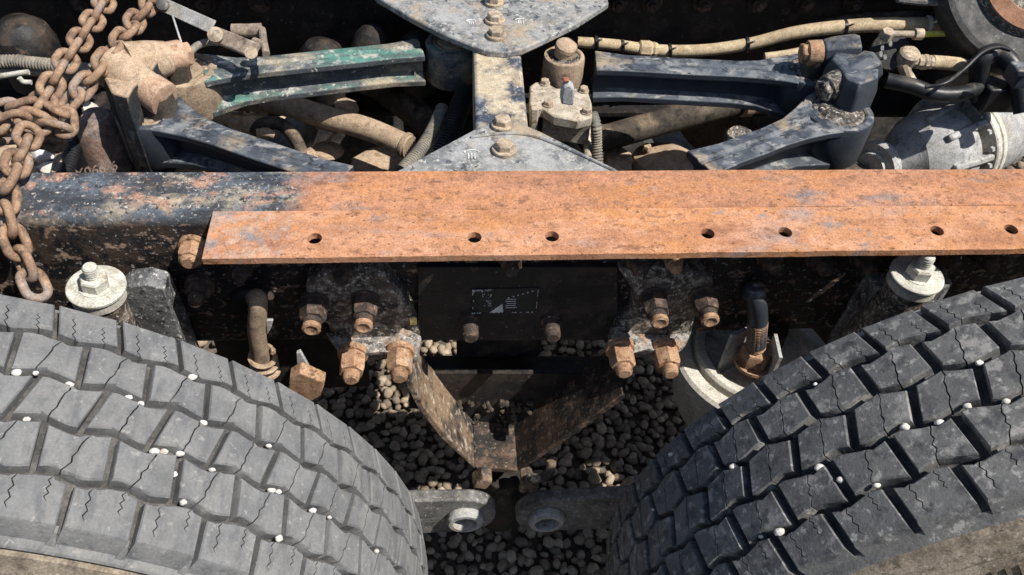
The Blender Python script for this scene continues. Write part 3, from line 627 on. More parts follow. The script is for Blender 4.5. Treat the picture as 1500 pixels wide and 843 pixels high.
# centre block joining the lugs to the hanger
solo('trunnion_block', G().lathe(P(735, 720, y=.74)+V((0, 0, -.06)), (0, 0, 1), [(.05, 0), (.055, .03), (.045, .10), (.035, .13)], 24).jitter(.003, 40), 'black_grime', 'black greasy trunnion block under the tip of the V hanger', 'trunnion')
solo('spring_clip', G().tube([P(766, 716, y=.69), P(775, 702, y=.685), P(795, 700, y=.685), P(806, 690, y=.69), P(808, 676, y=.70)], .008, 12), 'bracket_dirty', 'curled rusty clip above the dusty eye lug', 'clip')
# dusty linkage under the saddle by the worn tyre
lk = thing('linkage', 'dusty rust-pink linkage joint peeking over the worn grey tyre', 'linkage', P(450, 570, y=.70)-V((0, 0, .03)))
part('link_plate', G().prism([P(x, y, y=.70) for x, y in ((424, 556), (440, 546), (476, 562), (470, 580), (446, 596), (420, 585))], (0, .02, 0)).jitter(.002), 'rust_bolt', lk, .002)
part('fin', G().prism([P(x, y, y=.745) for x, y in ((434, 518), (440, 516), (458, 548), (436, 556))], (0, .006, 0)), 'cast_grey', lk, .001)
part('fin', G().prism([P(x, y, y=.745) for x, y in ((390, 470), (400, 470), (397, 482), (391, 492))], (0, .006, 0)), 'cast_grey', lk, .001)
part('back_plate', G().box(P(430, 520, y=.80), (.22, .012, .16)), 'black_grime', lk, .002)
# ------------------------------------------------------------------ torque rods (V-rods)
def rod(label, eye, end, w_, h_, mat, r_eye, far_eye=False, eye_mat=None, gloss=None):
    eye, end = V(eye), V(end); root = thing('torque_rod', label, 'torque rod', eye-V((0, 0, h_)))
    d = (end-eye).normalized(); sd = V((0, 0, 1)).cross(d).normalized(); up = d.cross(sd); L = (end-eye).length
    def prof(k, kh):
        a, b, t = w_/2*k, h_/2*kh, .011; ww = a*.35
        return [(-a, b), (-a*.22, b+.002), (-a*.14, b-.0012), (a*.14, b-.0012), (a*.22, b+.002), (a, b), (a, b-t), (ww, b-t-.006), (ww, -b+t+.006), (a, -b+t), (a, -b), (-a, -b), (-a, -b+t), (-ww, -b+t+.006), (-ww, b-t-.006), (-a, b-t)]
    rs = []
    for t, k, kh in ((.6, 1.75, 1.15), (1.0, 1.45, 1.1), (1.6, 1.1, 1.0), (2.4, .97, .97), (None, 1, .95), (-2.0, .98, .95), (-1.0, 1.2, 1.0)):
        s_ = L*.5 if t is None else (t*r_eye if t > 0 else L+t*r_eye)
        c = eye+d*s_; rs.append([c+sd*x+up*z for x, z in prof(k, kh)][::-1])
    part('shank', G().rings(rs), mat, root, .0018, ang=40)
    def ring(nm, c, ro, m):
        part(nm, G().lathe(c-V((0, 0, h_*.62)), (0, 0, 1), [(ro*.74, 0), (ro*.96, 0), (ro, .004), (ro, h_*1.2-.004), (ro*.96, h_*1.2), (ro*.80, h_*1.22), (ro*.74, h_*1.19)], 48, cap=False), m, root)
        part('bush', G().lathe(c-V((0, 0, h_*.62)), (0, 0, 1), [(ro*.745, .004), (ro*.745, h_*1.16), (ro*.66, h_*1.2), (ro*.56, h_*1.17), (ro*.5, h_*1.23), (ro*.30, h_*1.25), (.001, h_*1.25)], 40), 'black_dirty' if 'dark' in label else 'brown_dust', root)
    ring('eye', eye, r_eye, eye_mat or mat)
    if far_eye: ring('eye', end, r_eye*(.66 if 'long dark' in label else .85), 'brown_dust' if 'long dark' in label else mat)
    return root
ZR = .845
e1 = P(222, 166, z=ZR+.03); e1.z = ZR; e2 = P(268, 106, z=ZR+.03); e2.z = ZR
f1 = P(450, 249, z=ZR+.02); f1.z = ZR; d1 = (f1-e1)
rod('blue-grey painted torque rod running under the painted part of the rail', e1, e1+d1*1.42, .046, .062, 'blue_paint', .052)
f2 = P(612, 92, z=ZR+.0); f2.z = ZR-.0; f2 = e2+(f2-e2)*1.16
rod('torque rod with scuffed green paint and a white arrow mark', e2, f2, .050, .060, 'green_rod', .054, True, 'brown_dust')
gm = G(); q = P(300, 94, z=ZR+.034)
dd = (f2-e2).normalized(); sn = V((0, 0, 1)).cross(dd)
gm.bar(q, q+dd*.04, .005, .0012); gm.bar(q, q+dd*.018+sn*.010, .005, .0012); gm.bar(q, q+dd*.018-sn*.010, .005, .0012)
tr_green = [o for o in COL.objects if o.name.startswith('torque_rod')][-1]
part('arrow_mark', gm, 'white_mark', tr_green)
e3 = P(1226, 168, z=ZR+.03); e3.z = ZR; f3 = P(1030, 246, z=ZR+.02); f3.z = ZR
rod('dark blue torque rod with tan dust, running under the rusty bar', e3, e3+(f3-e3)*1.24, .054, .066, 'blue_paint', .058)
e4 = P(1188, 108, z=ZR+.03); e4.z = ZR; f4 = P(826, 88, z=ZR+.03); f4.z = ZR
rod('long dark torque rod between the black bracket and the tan bolt', e4, f4, .052, .066, 'blue_paint', .054, True)
# bolt with a tan cap on the far end of that rod
tc = thing('pin_bolt', 'tan dusted pin bolt on the end of the long dark torque rod', 'bolt', f4+V((0, .02, .03)))
part('shaft', G().lathe(f4+V((.0, .0, .02)), (0, 0, 1), [(.018, 0), (.018, .035)], 20), 'tan_dust', tc)
part('head', G().lathe(f4+V((0, 0, .05)), (.2, -.2, 1), [(.017, 0), (.019, .004), (.018, .010), (.009, .017), (.004, .018)], 20).jitter(.0015, 60), 'tan_dust', tc)
# ------------------------------------------------------------------ claw brackets holding the rods
def claw(label, top, zt, mat, prongs, depth=.36):
    pts = [P(x, y, z=zt) for x, y in top]; c = sum(pts, V())/len(pts)
    root = thing('claw_bracket', label, 'bracket', c-V((0, 0, depth)))
    rs = []
    for dz, k in ((-depth, .9), (-.22, .95), (-.10, 1.02), (-.022, 1.0), (0, .90 if mat == 'claw_dust' else .84)):
        rs.append([c+(p-c)*k+V((0, 0, dz)) for p in pts])
    n = sum(((pts[i]-pts[0]).cross(pts[(i+1) % len(pts)]-pts[0]) for i in range(1, len(pts)-1)), V())
    if n.z < 0: rs = [r[::-1] for r in rs]
    part('post', G().rings(rs).jitter(.0015 if mat == 'claw_dust' else .0004, 40), mat, root, .003)
    for (a, za), (b, zb), r0, r1, m, tip, mt in prongs:
        A, B = P(*a, z=za), P(*b, z=zb); d = (B-A).normalized(); L = (B-A).length
        part('prong', G().tube([A-d*.02, A.lerp(B, .3), A.lerp(B, .7)], [r0*1.35, r0*1.2, r0], 22 if m == 'tan_dust' else 8, 5).jitter(.0014 if m == 'tan_dust' else .0003, 45), m, root, 0 if m == 'tan_dust' else .003)
        g = G().lathe(A+d*L*.66, d, [(r1*.7, 0), (r1, .003), (r1, L*.40), (r1*.95, L*.40+.003), (r1*.8, L*.40+.004)], 28)
        if tip == 'hex': g.hexn(A+d*(L*.66+L*.40), d, r1*.82, .014, .4)
        elif tip == 'slot':
            g.lathe(A+d*(L*1.06), d, [(r1*.78, 0), (r1*.74, .004), (r1*.1, .006)], 20)
        part('pin', g.jitter(.0006, 120), mt, root)
        part('pin_foot', G().lathe(B+d*-.012+V((0, 0, -.05)), (0, 0, 1), [(r1*.95, 0), (r1*.95, .05)], 20), 'dark_dust', root)
    return root
claw('tan dusted casting with two stubby pins clamping the green and blue-grey rods', [(146, 112), (160, 96), (205, 72), (226, 68), (236, 84), (226, 100), (214, 112), (196, 130), (186, 146), (160, 140)], .935, 'claw_dust',
     [(((180, 108), .925), ((236, 143), .908), .025, .027, 'tan_dust', 'slot', 'rust_pale'), (((205, 92), .925), ((262, 82), .915), .025, .0235, 'tan_dust', 'hex', 'rust_pale')])
claw('black painted casting clamping two dark torque rods, one pin rusty', [(1222, 64), (1252, 64), (1275, 79), (1294, 99), (1292, 116), (1262, 128), (1240, 118), (1228, 100), (1214, 84)], .935, 'blue_paint',
     [(((1262, 104), .92), ((1216, 128), .905), .021, .0225, 'blue_paint', 'hex', 'black_dirty'), (((1236, 76), .925), ((1188, 78), .92), .022, .021, 'blue_paint', 'hex', 'rust_bolt')])
# ------------------------------------------------------------------ axles, far tyres
def axle(label, xc):
    root = thing('axle_housing', label, 'axle', (xc, .60, .44))
    part('tube', G().lathe((xc, .56, .535), (0, 1, 0), [(.07, 0), (.075, .18), (.085, .30), (.12, .42), (.15, .56), (.12, .72), (.085, .85), (.075, .98), (.07, 1.08)], 40), 'dark_dust', root)
    part('drum', G().lathe((xc, .47, .535), (0, 1, 0), [(.21, 0), (.21, .10), (.19, .115), (.10, .125)], 48), 'dark_dust', root)
    part('drum', G().lathe((xc, 1.64, .535), (0, 1, 0), [(.10, -.02), (.19, -.01), (.21, .005), (.21, .10)], 48), 'dark_dust', root)
    return root
axle('dusty axle housing below the tan dusted casting', -.576)
axle('dark axle housing below the black painted casting', .773)
for xc, lab in ((-.576, 'black tyre on the far side, beyond the tan dusted casting'), (.773, 'black tyre on the far side, beyond the black painted casting')):
    solo('tyre', G().lathe((xc, 1.76, .535), (0, 1, 0), [(.30, -.14), (.38, -.15), (.46, -.14), (.52, -.118), (.545, -.105), (.55, -.06), (.55, .06), (.545, .105), (.46, .14), (.30, .14), (.28, .10), (.28, -.10), (.30, -.14)], 96, cap=False), 'carcass_rubber', lab, 'tyre')
# lower cross tube, tank and shafts in the dark between the rails
def pipe(name, pts, r, mat, label, cat, n=14, corr=None, group=None): return solo(name, G().tube(pts, r, n, corr=corr), mat, label, cat, group, ang=45)
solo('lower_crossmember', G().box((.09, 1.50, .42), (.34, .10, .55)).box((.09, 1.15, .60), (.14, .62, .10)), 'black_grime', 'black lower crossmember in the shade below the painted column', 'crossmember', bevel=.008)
pipe('propeller_shaft', [P(860, 210, z=.66), P(960, 182, z=.67), P(1060, 156, z=.68), P(1130, 146, z=.69)], .026, 'dark_dust', 'dusty brown shaft slanting up beside the valve block', 'shaft')
solo('shaft_cap', G().lathe(P(1086, 150, z=.69), P(1130, 146, z=.69)-P(1086, 150, z=.69), [(.028, 0), (.031, .002), (.031, .018), (.027, .02), (.026, .07), (.02, .075)], 24), 'tan_dust', 'tan sleeve on the upper end of the dusty brown shaft', 'sleeve')
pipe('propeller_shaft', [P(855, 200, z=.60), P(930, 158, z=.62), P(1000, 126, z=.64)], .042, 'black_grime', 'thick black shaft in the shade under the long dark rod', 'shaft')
pp = thing('air_pipe', 'thick tan dusted pipe with clamp bands, curving below the green rod', 'pipe', P(460, 190, z=.66))
pth = [P(295, 146, z=.76), P(350, 146, z=.75), P(410, 152, z=.745), P(470, 170, z=.74), P(540, 190, z=.735), P(600, 216, z=.73)]
part('tube', G().tube(pth, .021, 18), 'tan_dust', pp)
for q, t in ((P(352, 146, z=.75), pth[2]-pth[0]), (P(362, 147, z=.75), pth[2]-pth[0]), (P(594, 213, z=.731), pth[5]-pth[4])):
    part('clamp', G().lathe(q-t.normalized()*.003, t, [(.0225, 0), (.0235, .001), (.0235, .006), (.0225, .007)], 24), 'brown_dust', pp)
pipe('brake_hose', [P(372, 196, z=.72), P(385, 182, z=.735), P(410, 182, z=.73), P(430, 200, z=.72), P(442, 225, z=.70), P(446, 252, z=.68)], .012, 'dark_dust', 'dark hose looping behind the blue-grey rod', 'hose')
ft = thing('hose_fitting', 'tan dusted elbow fitting beside the blue-grey rod', 'fitting', P(332, 182, z=.72))
part('body', G().lathe(P(312, 174, z=.74), P(350, 186, z=.74)-P(312, 174, z=.74), [(.012, 0), (.02, .006), (.021, .026), (.012, .03), (.012, .04)], 18).jitter(.0012, 60), 'tan_dust', ft)
part('nut', G().hexn(P(340, 184, z=.74), P(350, 187, z=.74)-P(340, 184, z=.74), .015, .014), 'tan_dust', ft)
ft = thing('hose_fitting', 'tan dusted fitting with a side nozzle at the looping dark hose', 'fitting', P(372, 197, z=.70))
part('body', G().lathe(P(368, 200, z=.70), (.1, -.1, 1), [(.02, 0), (.023, .01), (.022, .03), (.012, .038)], 18).jitter(.002, 50), 'tan_dust', ft)
part('nozzle', G().tube([P(378, 194, z=.725), P(390, 194, z=.726), P(402, 199, z=.72)], [.011, .009, .006], 12), 'tan_dust', ft)
ft = thing('hose_fitting', 'tan dusted fitting low down near the rail, below the thick pipe', 'fitting', P(450, 236, z=.68))
part('body', G().lathe(P(438, 240, z=.69), (.8, .35, .2), [(.010, 0), (.017, .005), (.018, .03), (.011, .035)], 14).jitter(.002, 50), 'tan_dust', ft)
part('nozzle', G().tube([P(450, 232, z=.70), P(455, 226, z=.71)], .008, 10, 1), 'tan_dust', ft)
solo('junction_box', G().prism([P(x, y, z=.64) for x, y in ((513, 232), (545, 214), (590, 216), (598, 240), (560, 256), (520, 244))], (0, 0, -.06)), 'tan_dust', 'tan dusted box low between the thick pipe and gusset', 'box', bevel=.004)
solo('bracket_tab', G().prism([P(x, y, z=.70) for x, y in ((462, 186), (468, 178), (502, 188), (502, 193))], (0, 0, -.006)).bar(P(492, 194, z=.70), P(474, 214, z=.66), .012, .006), 'tan_dust', 'small folded metal tab in front of the thick tan pipe', 'tab', bevel=.001)
solo('cap', G().lathe(P(480, 222, z=.66), (.1, .1, 1), [(.03, 0), (.028, .005), (.015, .011), (.002, .013)], 24), 'tan_dust', 'small tan domed cap below the folded metal tab', 'cap')
solo('cap', G().lathe(P(508, 157, z=.72), (.3, .1, 1), [(.024, 0), (.02, .008), (.004, .013)], 20), 'tan_dust', 'small tan domed cap beyond the thick tan pipe', 'cap')
pipe('breather_pipe', [P(560, 128, z=.70), P(600, 158, z=.69), P(640, 192, z=.67)], .030, 'dark_dust', 'dark shaded pipe between green rod and column', 'pipe')
pipe('conduit', [P(648, 160, z=.78), P(634, 192, z=.78), P(615, 222, z=.78), P(588, 252, z=.78)], .0125, 'grey_conduit', 'pale grey corrugated conduit by the painted column', 'conduit', corr=.0052)
pipe('conduit', [P(690, 125, z=.80), P(672, 160, z=.79), P(655, 205, z=.78), P(628, 250, z=.77)], .019, 'black_plastic', 'black corrugated conduit by the painted column', 'conduit', corr=.007)
solo('dirt_plate', G().prism([P(x, y, z=.76) for x, y in ((252, 226), (268, 226), (300, 240), (330, 256), (256, 258))], (0, 0, -.01)).box(P(290, 240, z=.765), (.014, .02, .012)), 'tan_dust', 'tan dusted plate under the blue-grey rod beside the rail', 'plate', bevel=.002)
# ------------------------------------------------------------------ valve block by the column
ZVv = .86
vb = thing('valve_block', 'tan dusted valve block with a red tipped lever beside the column', 'valve', P(825, 165, z=ZVv)-V((0, 0, .08)))
part('top_plate', G().prism([P(x, y, z=ZVv) for x, y in ((776, 126), (784, 120), (800, 121), (815, 129), (860, 129), (867, 150), (868, 172), (846, 176), (812, 170), (795, 158), (782, 160), (776, 152))], (0, 0, -.02)).jitter(.001), 'valve_tan', vb, .003)
part('body', G().prism([P(x, y, z=ZVv-.02) for x, y in ((796, 168), (866, 178), (866, 156), (798, 150))], (0, 0, -.05)), 'valve_tan', vb, .003)
part('side_flap', G().prism([P(x, y, z=ZVv) for x, y in ((776, 128), (788, 128), (790, 160), (778, 160))], (0, 0, -.045)), 'valve_tan', vb, .003)
for px, py in ((798, 123), (803, 154), (855, 134), (859, 165)): part('screw', G().hexn(P(px, py, z=ZVv), (0, 0, 1), .0075, .008).lathe(P(px, py, z=ZVv), (0, 0, 1), [(.009, 0), (.009, .002)], 16), 'bolt_dusty', vb)
lv = part('lever', G().prism([P(x, y, y=1.075) for x, y in ((820, 132), (824, 118), (832, 114), (840, 122), (838, 146), (820, 144))], (0, -.018, 0)), 'cast_grey', vb, .003)
part('lever_tip', G().box(P(829, 117, y=1.066), (.010, .010, .005)), 'red_cap', lv, .002)
part('pipe_stub', G().tube([P(858, 176, z=.80), P(860, 200, z=.79), P(861, 232, z=.78)], .007, 10), 'valve_tan', vb)
pipe('conduit', [P(868, 168, z=.84), P(873, 185, z=.83), P(874, 210, z=.80), P(876, 240, z=.77)], .0095, 'grey_conduit', 'short tan corrugated hose hanging from the valve block', 'conduit', corr=.005)
solo('junction_box', G().prism([P(x, y, z=.62) for x, y in ((885, 222), (910, 214), (926, 224), (926, 248), (888, 250))], (0, 0, -.05)), 'brown_dust', 'small brown dusted box between the valve block and tan dome', 'box', bevel=.004)
bc = thing('brake_chamber', 'tan dusted dome with a small bolt, low in front of black shade', 'brake chamber', P(975, 240, z=.55))
part('dome', G().lathe(P(975, 246, z=.58), (.05, .15, 1), [(.075, -.04), (.077, 0), (.070, .02), (.045, .034), (.01, .040)], 40), 'tan_dust', bc)
part('bolt', G().hexn(P(947, 220, z=.62), (0, 0, 1), .009, .012), 'tan_dust', bc)
solo('ring', G().lathe(P(1085, 210, z=.66), (.2, -.3, 1), [(.030, 0), (.036, 0), (.037, .004), (.035, .010), (.030, .008)], 36), 'black_dirty', 'thin dark ring beside the dark blue torque rod', 'ring')
# ------------------------------------------------------------------ hoses at the far rail
YH = 1.37
hs = thing('air_hose', 'long tan dusted hose with cable ties along the far rail', 'hose', P(1060, 72, y=YH))
hp = [P(845, 62, y=YH), P(900, 66, y=YH), P(960, 74, y=YH), P(1030, 74, y=YH), P(1100, 64, y=YH), P(1170, 47, y=YH), P(1260, 38, y=YH), P(1360, 36, y=YH), P(1430, 35, y=YH), P(1540, 35, y=YH)]
part('tube', G().tube(hp, [.010, .0105, .0115, .0115, .0115, .012, .0135, .014, .014, .014], 14), 'tan_hose', hs)
for px, py, rr_ in ((873, 63, .013), (911, 68, .013), (980, 75, .0135), (1093, 66, .0145), (1236, 41, .0155), (1359, 36, .0165)):
    q = P(px, py, y=YH); g = G().lathe(q-V((.003, 0, 0)), (1, 0, .1), [(rr_*.9, 0), (rr_, .001), (rr_, .006), (rr_*.9, .007)], 18)
    g.bar(q+V((0, -.01, .008)), q+V((.004, -.022, .02)), .005, .003); part('cable_tie', g, 'black_plastic' if px != 1359 else 'zinc_white', hs)
part('coupling', G().lathe(P(935, 72, y=YH), (1, 0, -.05), [(.014, 0), (.017, .003), (.017, .022), (.014, .026), (.016, .03), (.013, .036)], 8).jitter(.001, 80), 'tan_hose', hs)
pipe('air_hose', [P(1180, 44, y=1.40), P(1240, 30, y=1.41), P(1330, 24, y=1.41), P(1440, 22, y=1.41)], .012, 'dark_dust', 'dark shaded hose lying behind the long tan hose', 'hose')
pipe('air_hose', [P(1120, 84, y=1.33), P(1150, 80, y=1.33), P(1180, 74, y=1.34)], .008, 'tan_hose', 'short pale hose end beyond the long dark rod', 'hose')
pipe('air_hose', [P(1338, 51, y=1.33), P(1370, 50, y=1.33), P(1400, 49, y=1.33), P(1440, 47, y=1.34)], .0055, 'yellow_hose', 'thin bright yellow hose under the long tan hose', 'hose')
fc = thing('valve_fitting', 'round black valve fitting with flaked white paint by the black casting', 'valve', P(1305, 80, y=1.28)-V((0, 0, .04)))
part('disc', G().lathe(P(1302, 78, y=1.29), (-.25, -.6, .7), [(.034, 0), (.036, .004), (.034, .012), (.02, .014)], 28), 'black_grime', fc)
fl = G()
for dx, dy in ((-8, -6), (-4, 8), (4, -12), (-10, 3)): fl.prism([P(1300+dx+a, 76+dy+b, y=1.272) for a, b in ((-2, -3), (1, -4), (2.5, -1), (2, 4), (-1, 5), (-2.5, 2))], (0, -.001, .001))
part('paint_flake', fl, 'white_mark', fc)
part('top_fitting', G().hexn(P(1296, 56, y=1.28), (0, -.2, 1), .012, .016).lathe(P(1300, 50, y=1.28), (1, 0, 0), [(.006, 0), (.006, .05), (.010, .05), (.010, .065), (.006, .066)], 12), 'bolt_dusty', fc)
part('cap', G().lathe(P(1324, 92, y=1.27), (0, -.25, 1), [(.018, 0), (.019, .004), (.019, .024), (.015, .028)], 24), 'bolt_dusty', fc)
ho = [P(1336, 90, y=1.26), P(1366, 92, y=1.265)]
part('coupling', G().lathe(ho[0], ho[1]-ho[0], [(.010, 0), (.010, .008), (.013, .008), (.013, .018), (.011, .019), (.014, .022), (.014, .030), (.011, .031), (.013, .033), (.012, .042)], 10), 'bolt_dusty', fc)
part('stem', G().tube([P(1322, 92, y=1.26), P(1328, 108, y=1.255), P(1334, 122, y=1.25)], [.012, .010, .012], 10), 'bolt_dusty', fc)
pipe('air_hose', [P(1364, 91, y=1.265), P(1400, 94, y=1.27), P(1432, 100, y=1.28), P(1475, 104, y=1.29)], .0125, 'tan_hose', 'tan hose leading from a ribbed coupling into shade', 'hose')
pipe('air_hose', [P(1298, 118, z=.84), P(1335, 126, z=.84), P(1370, 138, z=.83), P(1405, 138, z=.83), P(1432, 130, z=.83)], .014, 'black_plastic', 'black hose curving past the ribbed coupling', 'hose')
pipe('air_hose', [P(1375, 126, z=.80), P(1400, 118, z=.81), P(1430, 117, z=.82)], .011, 'tan_hose', 'short tan banded hose under the black hoses', 'hose')
pipe('air_hose', [P(1438, 150, z=.80), P(1434, 118, z=.84), P(1438, 88, z=.88), P(1460, 78, z=.89), P(1482, 96, z=.88), P(1494, 130, z=.85), P(1500, 165, z=.82)], .017, 'black_plastic', 'thick black hose bent into an arch over the grey casting', 'hose')
pipe('cable', [P(1355, 128, z=.86), P(1385, 122, z=.87), P(1412, 102, z=.88), P(1438, 78, z=.90), P(1462, 70, z=.91), P(1480, 74, z=.91)], .0035, 'black_plastic', 'thin black cable sweeping up to the black arched hose', 'cable')
solo('connector_block', G().box(P(1462, 138, z=.82), (.075, .05, .05)), 'black_plastic', 'black connector block below the black arched hose', 'connector', bevel=.004)
solo('connector_block', G().box(P(1497, 110, z=.90), (.04, .04, .03)).box(P(1497, 104, z=.92), (.03, .02, .012)), 'blue_paint', 'dark blue connector with pale scuffs beside the arched hose', 'connector', bevel=.003)
# ------------------------------------------------------------------ grey cast differential
dc = P(1427, 146, z=.775); dc.z = .67
df = thing('differential', 'big grey cast differential housing with a pale flange ring', 'differential', dc-V((0, 0, .2)))
ax = V((.89, .45, 0)).normalized(); sid = V((.45, -.89, 0)).normalized()
neck = P(1300, 236, z=.66)
part('neck', G().tube([neck-ax*.05, neck, (neck+dc-ax*.13)/2+V((0, 0, -.002)), dc-ax*.11], [.030, .032, .042, .066], 28), 'cast_grey', df)
part('neck_flange', G().lathe(neck-ax*.02, ax, [(.030, -.02), (.046, -.018), (.048, -.012), (.048, .0), (.040, .004)], 32), 'cast_grey', df)
part('body', G().lathe(dc-ax*.13, ax, [(.05, 0), (.072, .02), (.084, .05), (.088, .085), (.088, .10), (.070, .105), (.070, .13)], 48), 'cast_grey', df)
part('flange', G().lathe(dc-ax*.010, ax, [(.070, 0), (.103, .001), (.105, .004), (.105, .013), (.1025, .015), (.1025, .018), (.105, .020), (.105, .030), (.102, .033), (.075, .034)], 64), 'pale_cream', df)
part('cover', G().lathe(dc+ax*.022, ax, [(.075, 0), (.085, .012), (.09, .05), (.088, .11), (.075, .17), (.03, .19)], 48), 'cast_grey', df)
for a in (20, 62, 100):
    d = sid*math.cos(math.radians(a))+V((0, 0, math.sin(math.radians(a))))
    part('rib', G().bar(dc-ax*.10+d*.076, dc-ax*.004+d*.090, .014, .022, up=d), 'cast_grey', df, .004)
for k in range(9):
    a = math.radians(-10+k*20); d = sid*math.cos(a)+V((0, 0, math.sin(a))); part('bolt', G().hexn(dc-ax*.012+d*.096, -ax, .006, .007), 'cast_grey', df)
# ------------------------------------------------------------------ round drum at the upper edge
dcn = P(1522, -34, y=1.345)
dax = V((-.12, -.70, .70)).normalized()
rd = thing('round_drum', 'round dark drum with a flaked grey rim and rusty centre', 'drum', dcn-V((0, 0, .12)))
part('rim', G().lathe(dcn, dax, [(0.1627, -.05), (0.1703, -.045), (0.1714, -.012), (0.1649, .0), (0.1551, .002), (0.1475, -.004), (0.1302, -.006)], 72), 'drum_dark', rd)
part('face', G().lathe(dcn, dax, [(0.1356, -.010), (0.1085, -.006), (0.1030, .004), (0.0976, .005)], 64), 'black_dirty', rd)
part('centre', G().lathe(dcn, dax, [(0.1020, .0), (0.0998, .008), (0.0716, .012), (0.0651, .004), (0.0217, .004)], 64), 'disc_rust', rd)
part('arm', G().tube([dcn-dax*.04, dcn-dax*.10+V((.05, .08, 0)), V((dcn.x+.1, YR-.02, .90))], .03, 16), 'black_grime', rd)
solo('strip', G().tube([P(1315, 0, y=1.36), P(1350, 4, y=1.36), P(1395, 4, y=1.35)], .006, 8), 'disc_grey', 'thin grey strip running behind the round dark drum', 'strip')
# ------------------------------------------------------------------ levelling linkage, upper left
ll = thing('levelling_arm', 'pair of flat grey links joined by a pivot above the green rod', 'linkage', P(315, 48, z=.93)-V((0, 0, .02)))
part('flat_bar', G().bar(P(236, 6, z=.945), P(312, 40, z=.94), .022, .004, up=(.1, -.75, .6)), 'cast_grey', ll, .001)
part('flat_bar', G().bar(P(312, 50, z=.925), P(376, 76, z=.925), .026, .010, up=(.1, -.65, .7)), 'link_brown', ll, .003)
part('pivot', G().lathe(P(317, 54, z=.93), (.1, -.65, .7), [(.012, 0), (.012, .012), (.009, .014), (.004, .017)], 20), 'bolt_dusty', ll)
part('pivot', G().lathe(P(240, 8, z=.946), (.1, -.75, .6), [(.010, 0), (.010, .012), (.006, .014)], 16), 'disc_grey', ll)
part('end_ring', G().lathe(P(368, 78, z=.928), (.1, -.65, .7), [(.007, 0), (.010, 0), (.010, .003), (.007, .003)], 20), 'bolt_dusty', ll)
part('clevis', G().tube([P(340, 45, z=.91), P(362, 45, z=.91), P(384, 44, z=.91)], .011, 14).tube([P(384, 44, z=.915), P(386, 60, z=.92), P(390, 80, z=.92)], .006, 10).tube([P(372, 62, z=.92), P(388, 68, z=.92)], .008, 10, 1), 'link_brown', ll)
pipe('cable', [P(253, 24, z=.945), P(263, 55, z=.935), P(273, 84, z=.915)], .0016, 'cast_grey', 'thin taut wire from the flat links to the green rod', 'wire')
pipe('brake_hose', [P(274, 82, z=.90), P(288, 68, z=.905), P(305, 62, z=.905), P(318, 62, z=.90)], .006, 'grey_conduit', 'thin grey hose arching under the flat links', 'hose')
# dark castings in the far shade
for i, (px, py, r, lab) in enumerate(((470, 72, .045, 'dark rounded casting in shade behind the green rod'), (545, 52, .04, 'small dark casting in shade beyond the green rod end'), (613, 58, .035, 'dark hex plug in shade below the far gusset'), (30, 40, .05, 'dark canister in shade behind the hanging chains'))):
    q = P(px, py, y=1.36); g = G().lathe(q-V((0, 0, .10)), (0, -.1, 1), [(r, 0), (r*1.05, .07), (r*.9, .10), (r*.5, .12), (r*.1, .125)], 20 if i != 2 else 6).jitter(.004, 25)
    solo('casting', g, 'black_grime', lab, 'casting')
# ------------------------------------------------------------------ clutter by the chain
pipe('conduit', [P(144, 120, z=.86), P(125, 130, z=.86), P(112, 150, z=.85), P(108, 180, z=.83), P(109, 215, z=.82), P(98, 256, z=.81)], .0105, 'black_plastic', 'black ribbed conduit hanging between chain and tan casting', 'conduit', corr=.0055)
for k, (lab, a) in enumerate((('upper grey ribbed conduit behind the chain', 0), ('lower smooth grey conduit behind the chain', 1))):
    pts = [P(-20, 92+13*a, y=1.30), P(20, 90+14*a, y=1.30), P(45, 93+12*a, y=1.29), P(75, 96+10*a, y=1.28), P(140, 104+8*a, y=1.26)]
    pipe('conduit', pts, .012 if a == 0 else .008, 'grey_conduit', lab, 'conduit', corr=.006 if a == 0 else None)
pipe('brake_pipe', [P(-10, 114, y=1.24), P(25, 108, y=1.24), P(42, 106, y=1.24)], .0045, 'zinc_white', 'thin pale metal pipe behind the chain', 'pipe')
pipe('brake_pipe', [P(28, 114, y=1.2), P(34, 120, y=1.2), P(46, 121, y=1.2)], .004, 'zinc_white', 'short bent white pipe end behind the chain', 'pipe')
cc = P(150, 232, z=.80)
ct = thing('casting', 'rough pinkish casting with raised characters beside the tan casting', 'casting', cc-V((0, 0, .2)))
part('body', G().lathe(cc-V((0, -.03, .2)), (0, 0, 1), [(.055, 0), (.05, .10), (.045, .17), (.038, .22), (.03, .25), (.02, .26)], 32).jitter(.004, 30), 'cast_rough', ct)
part('raised_characters', G().text('X066-6', P(146, 246, z=.80)+V((0, -.016, 0)), (1, .25, .1), (0, .35, .94), .021, .0015), 'cast_rough', ct)
solo('casting', G().box(P(121, 205, z=.74), (.022, .05, .14)), 'brown_dust', 'olive-brown upright plate between the conduit and rough casting', 'plate', bevel=.004)
def lump(px, py, z, r, mat, lab, cat, sq=.55):
    import bmesh
    q = P(px, py, z=z); bm = bmesh.new(); bmesh.ops.create_icosphere(bm, subdivisions=3, radius=1)
    g = G().add([q+V((v.co.x, v.co.y*.8, v.co.z*sq))*r*(1+.35*noise.noise(v.co*1.6+q*40)) for v in bm.verts], [tuple(v.index for v in f.verts) for f in bm.faces]); bm.free()
    return solo('lump' if cat == 'mud' else cat, g, mat, lab, cat, ang=60)
lump(70, 222, .70, .036, 'stone_white', 'whitish lump of dried mud beside the black conduit', 'mud')
lump(12, 232, .70, .034, 'tan_dust', 'pinkish tan lump of dried mud behind the chain', 'mud')
lump(72, 250, .72, .022, 'pale_cream', 'small pale lump of mud against the rail', 'mud')
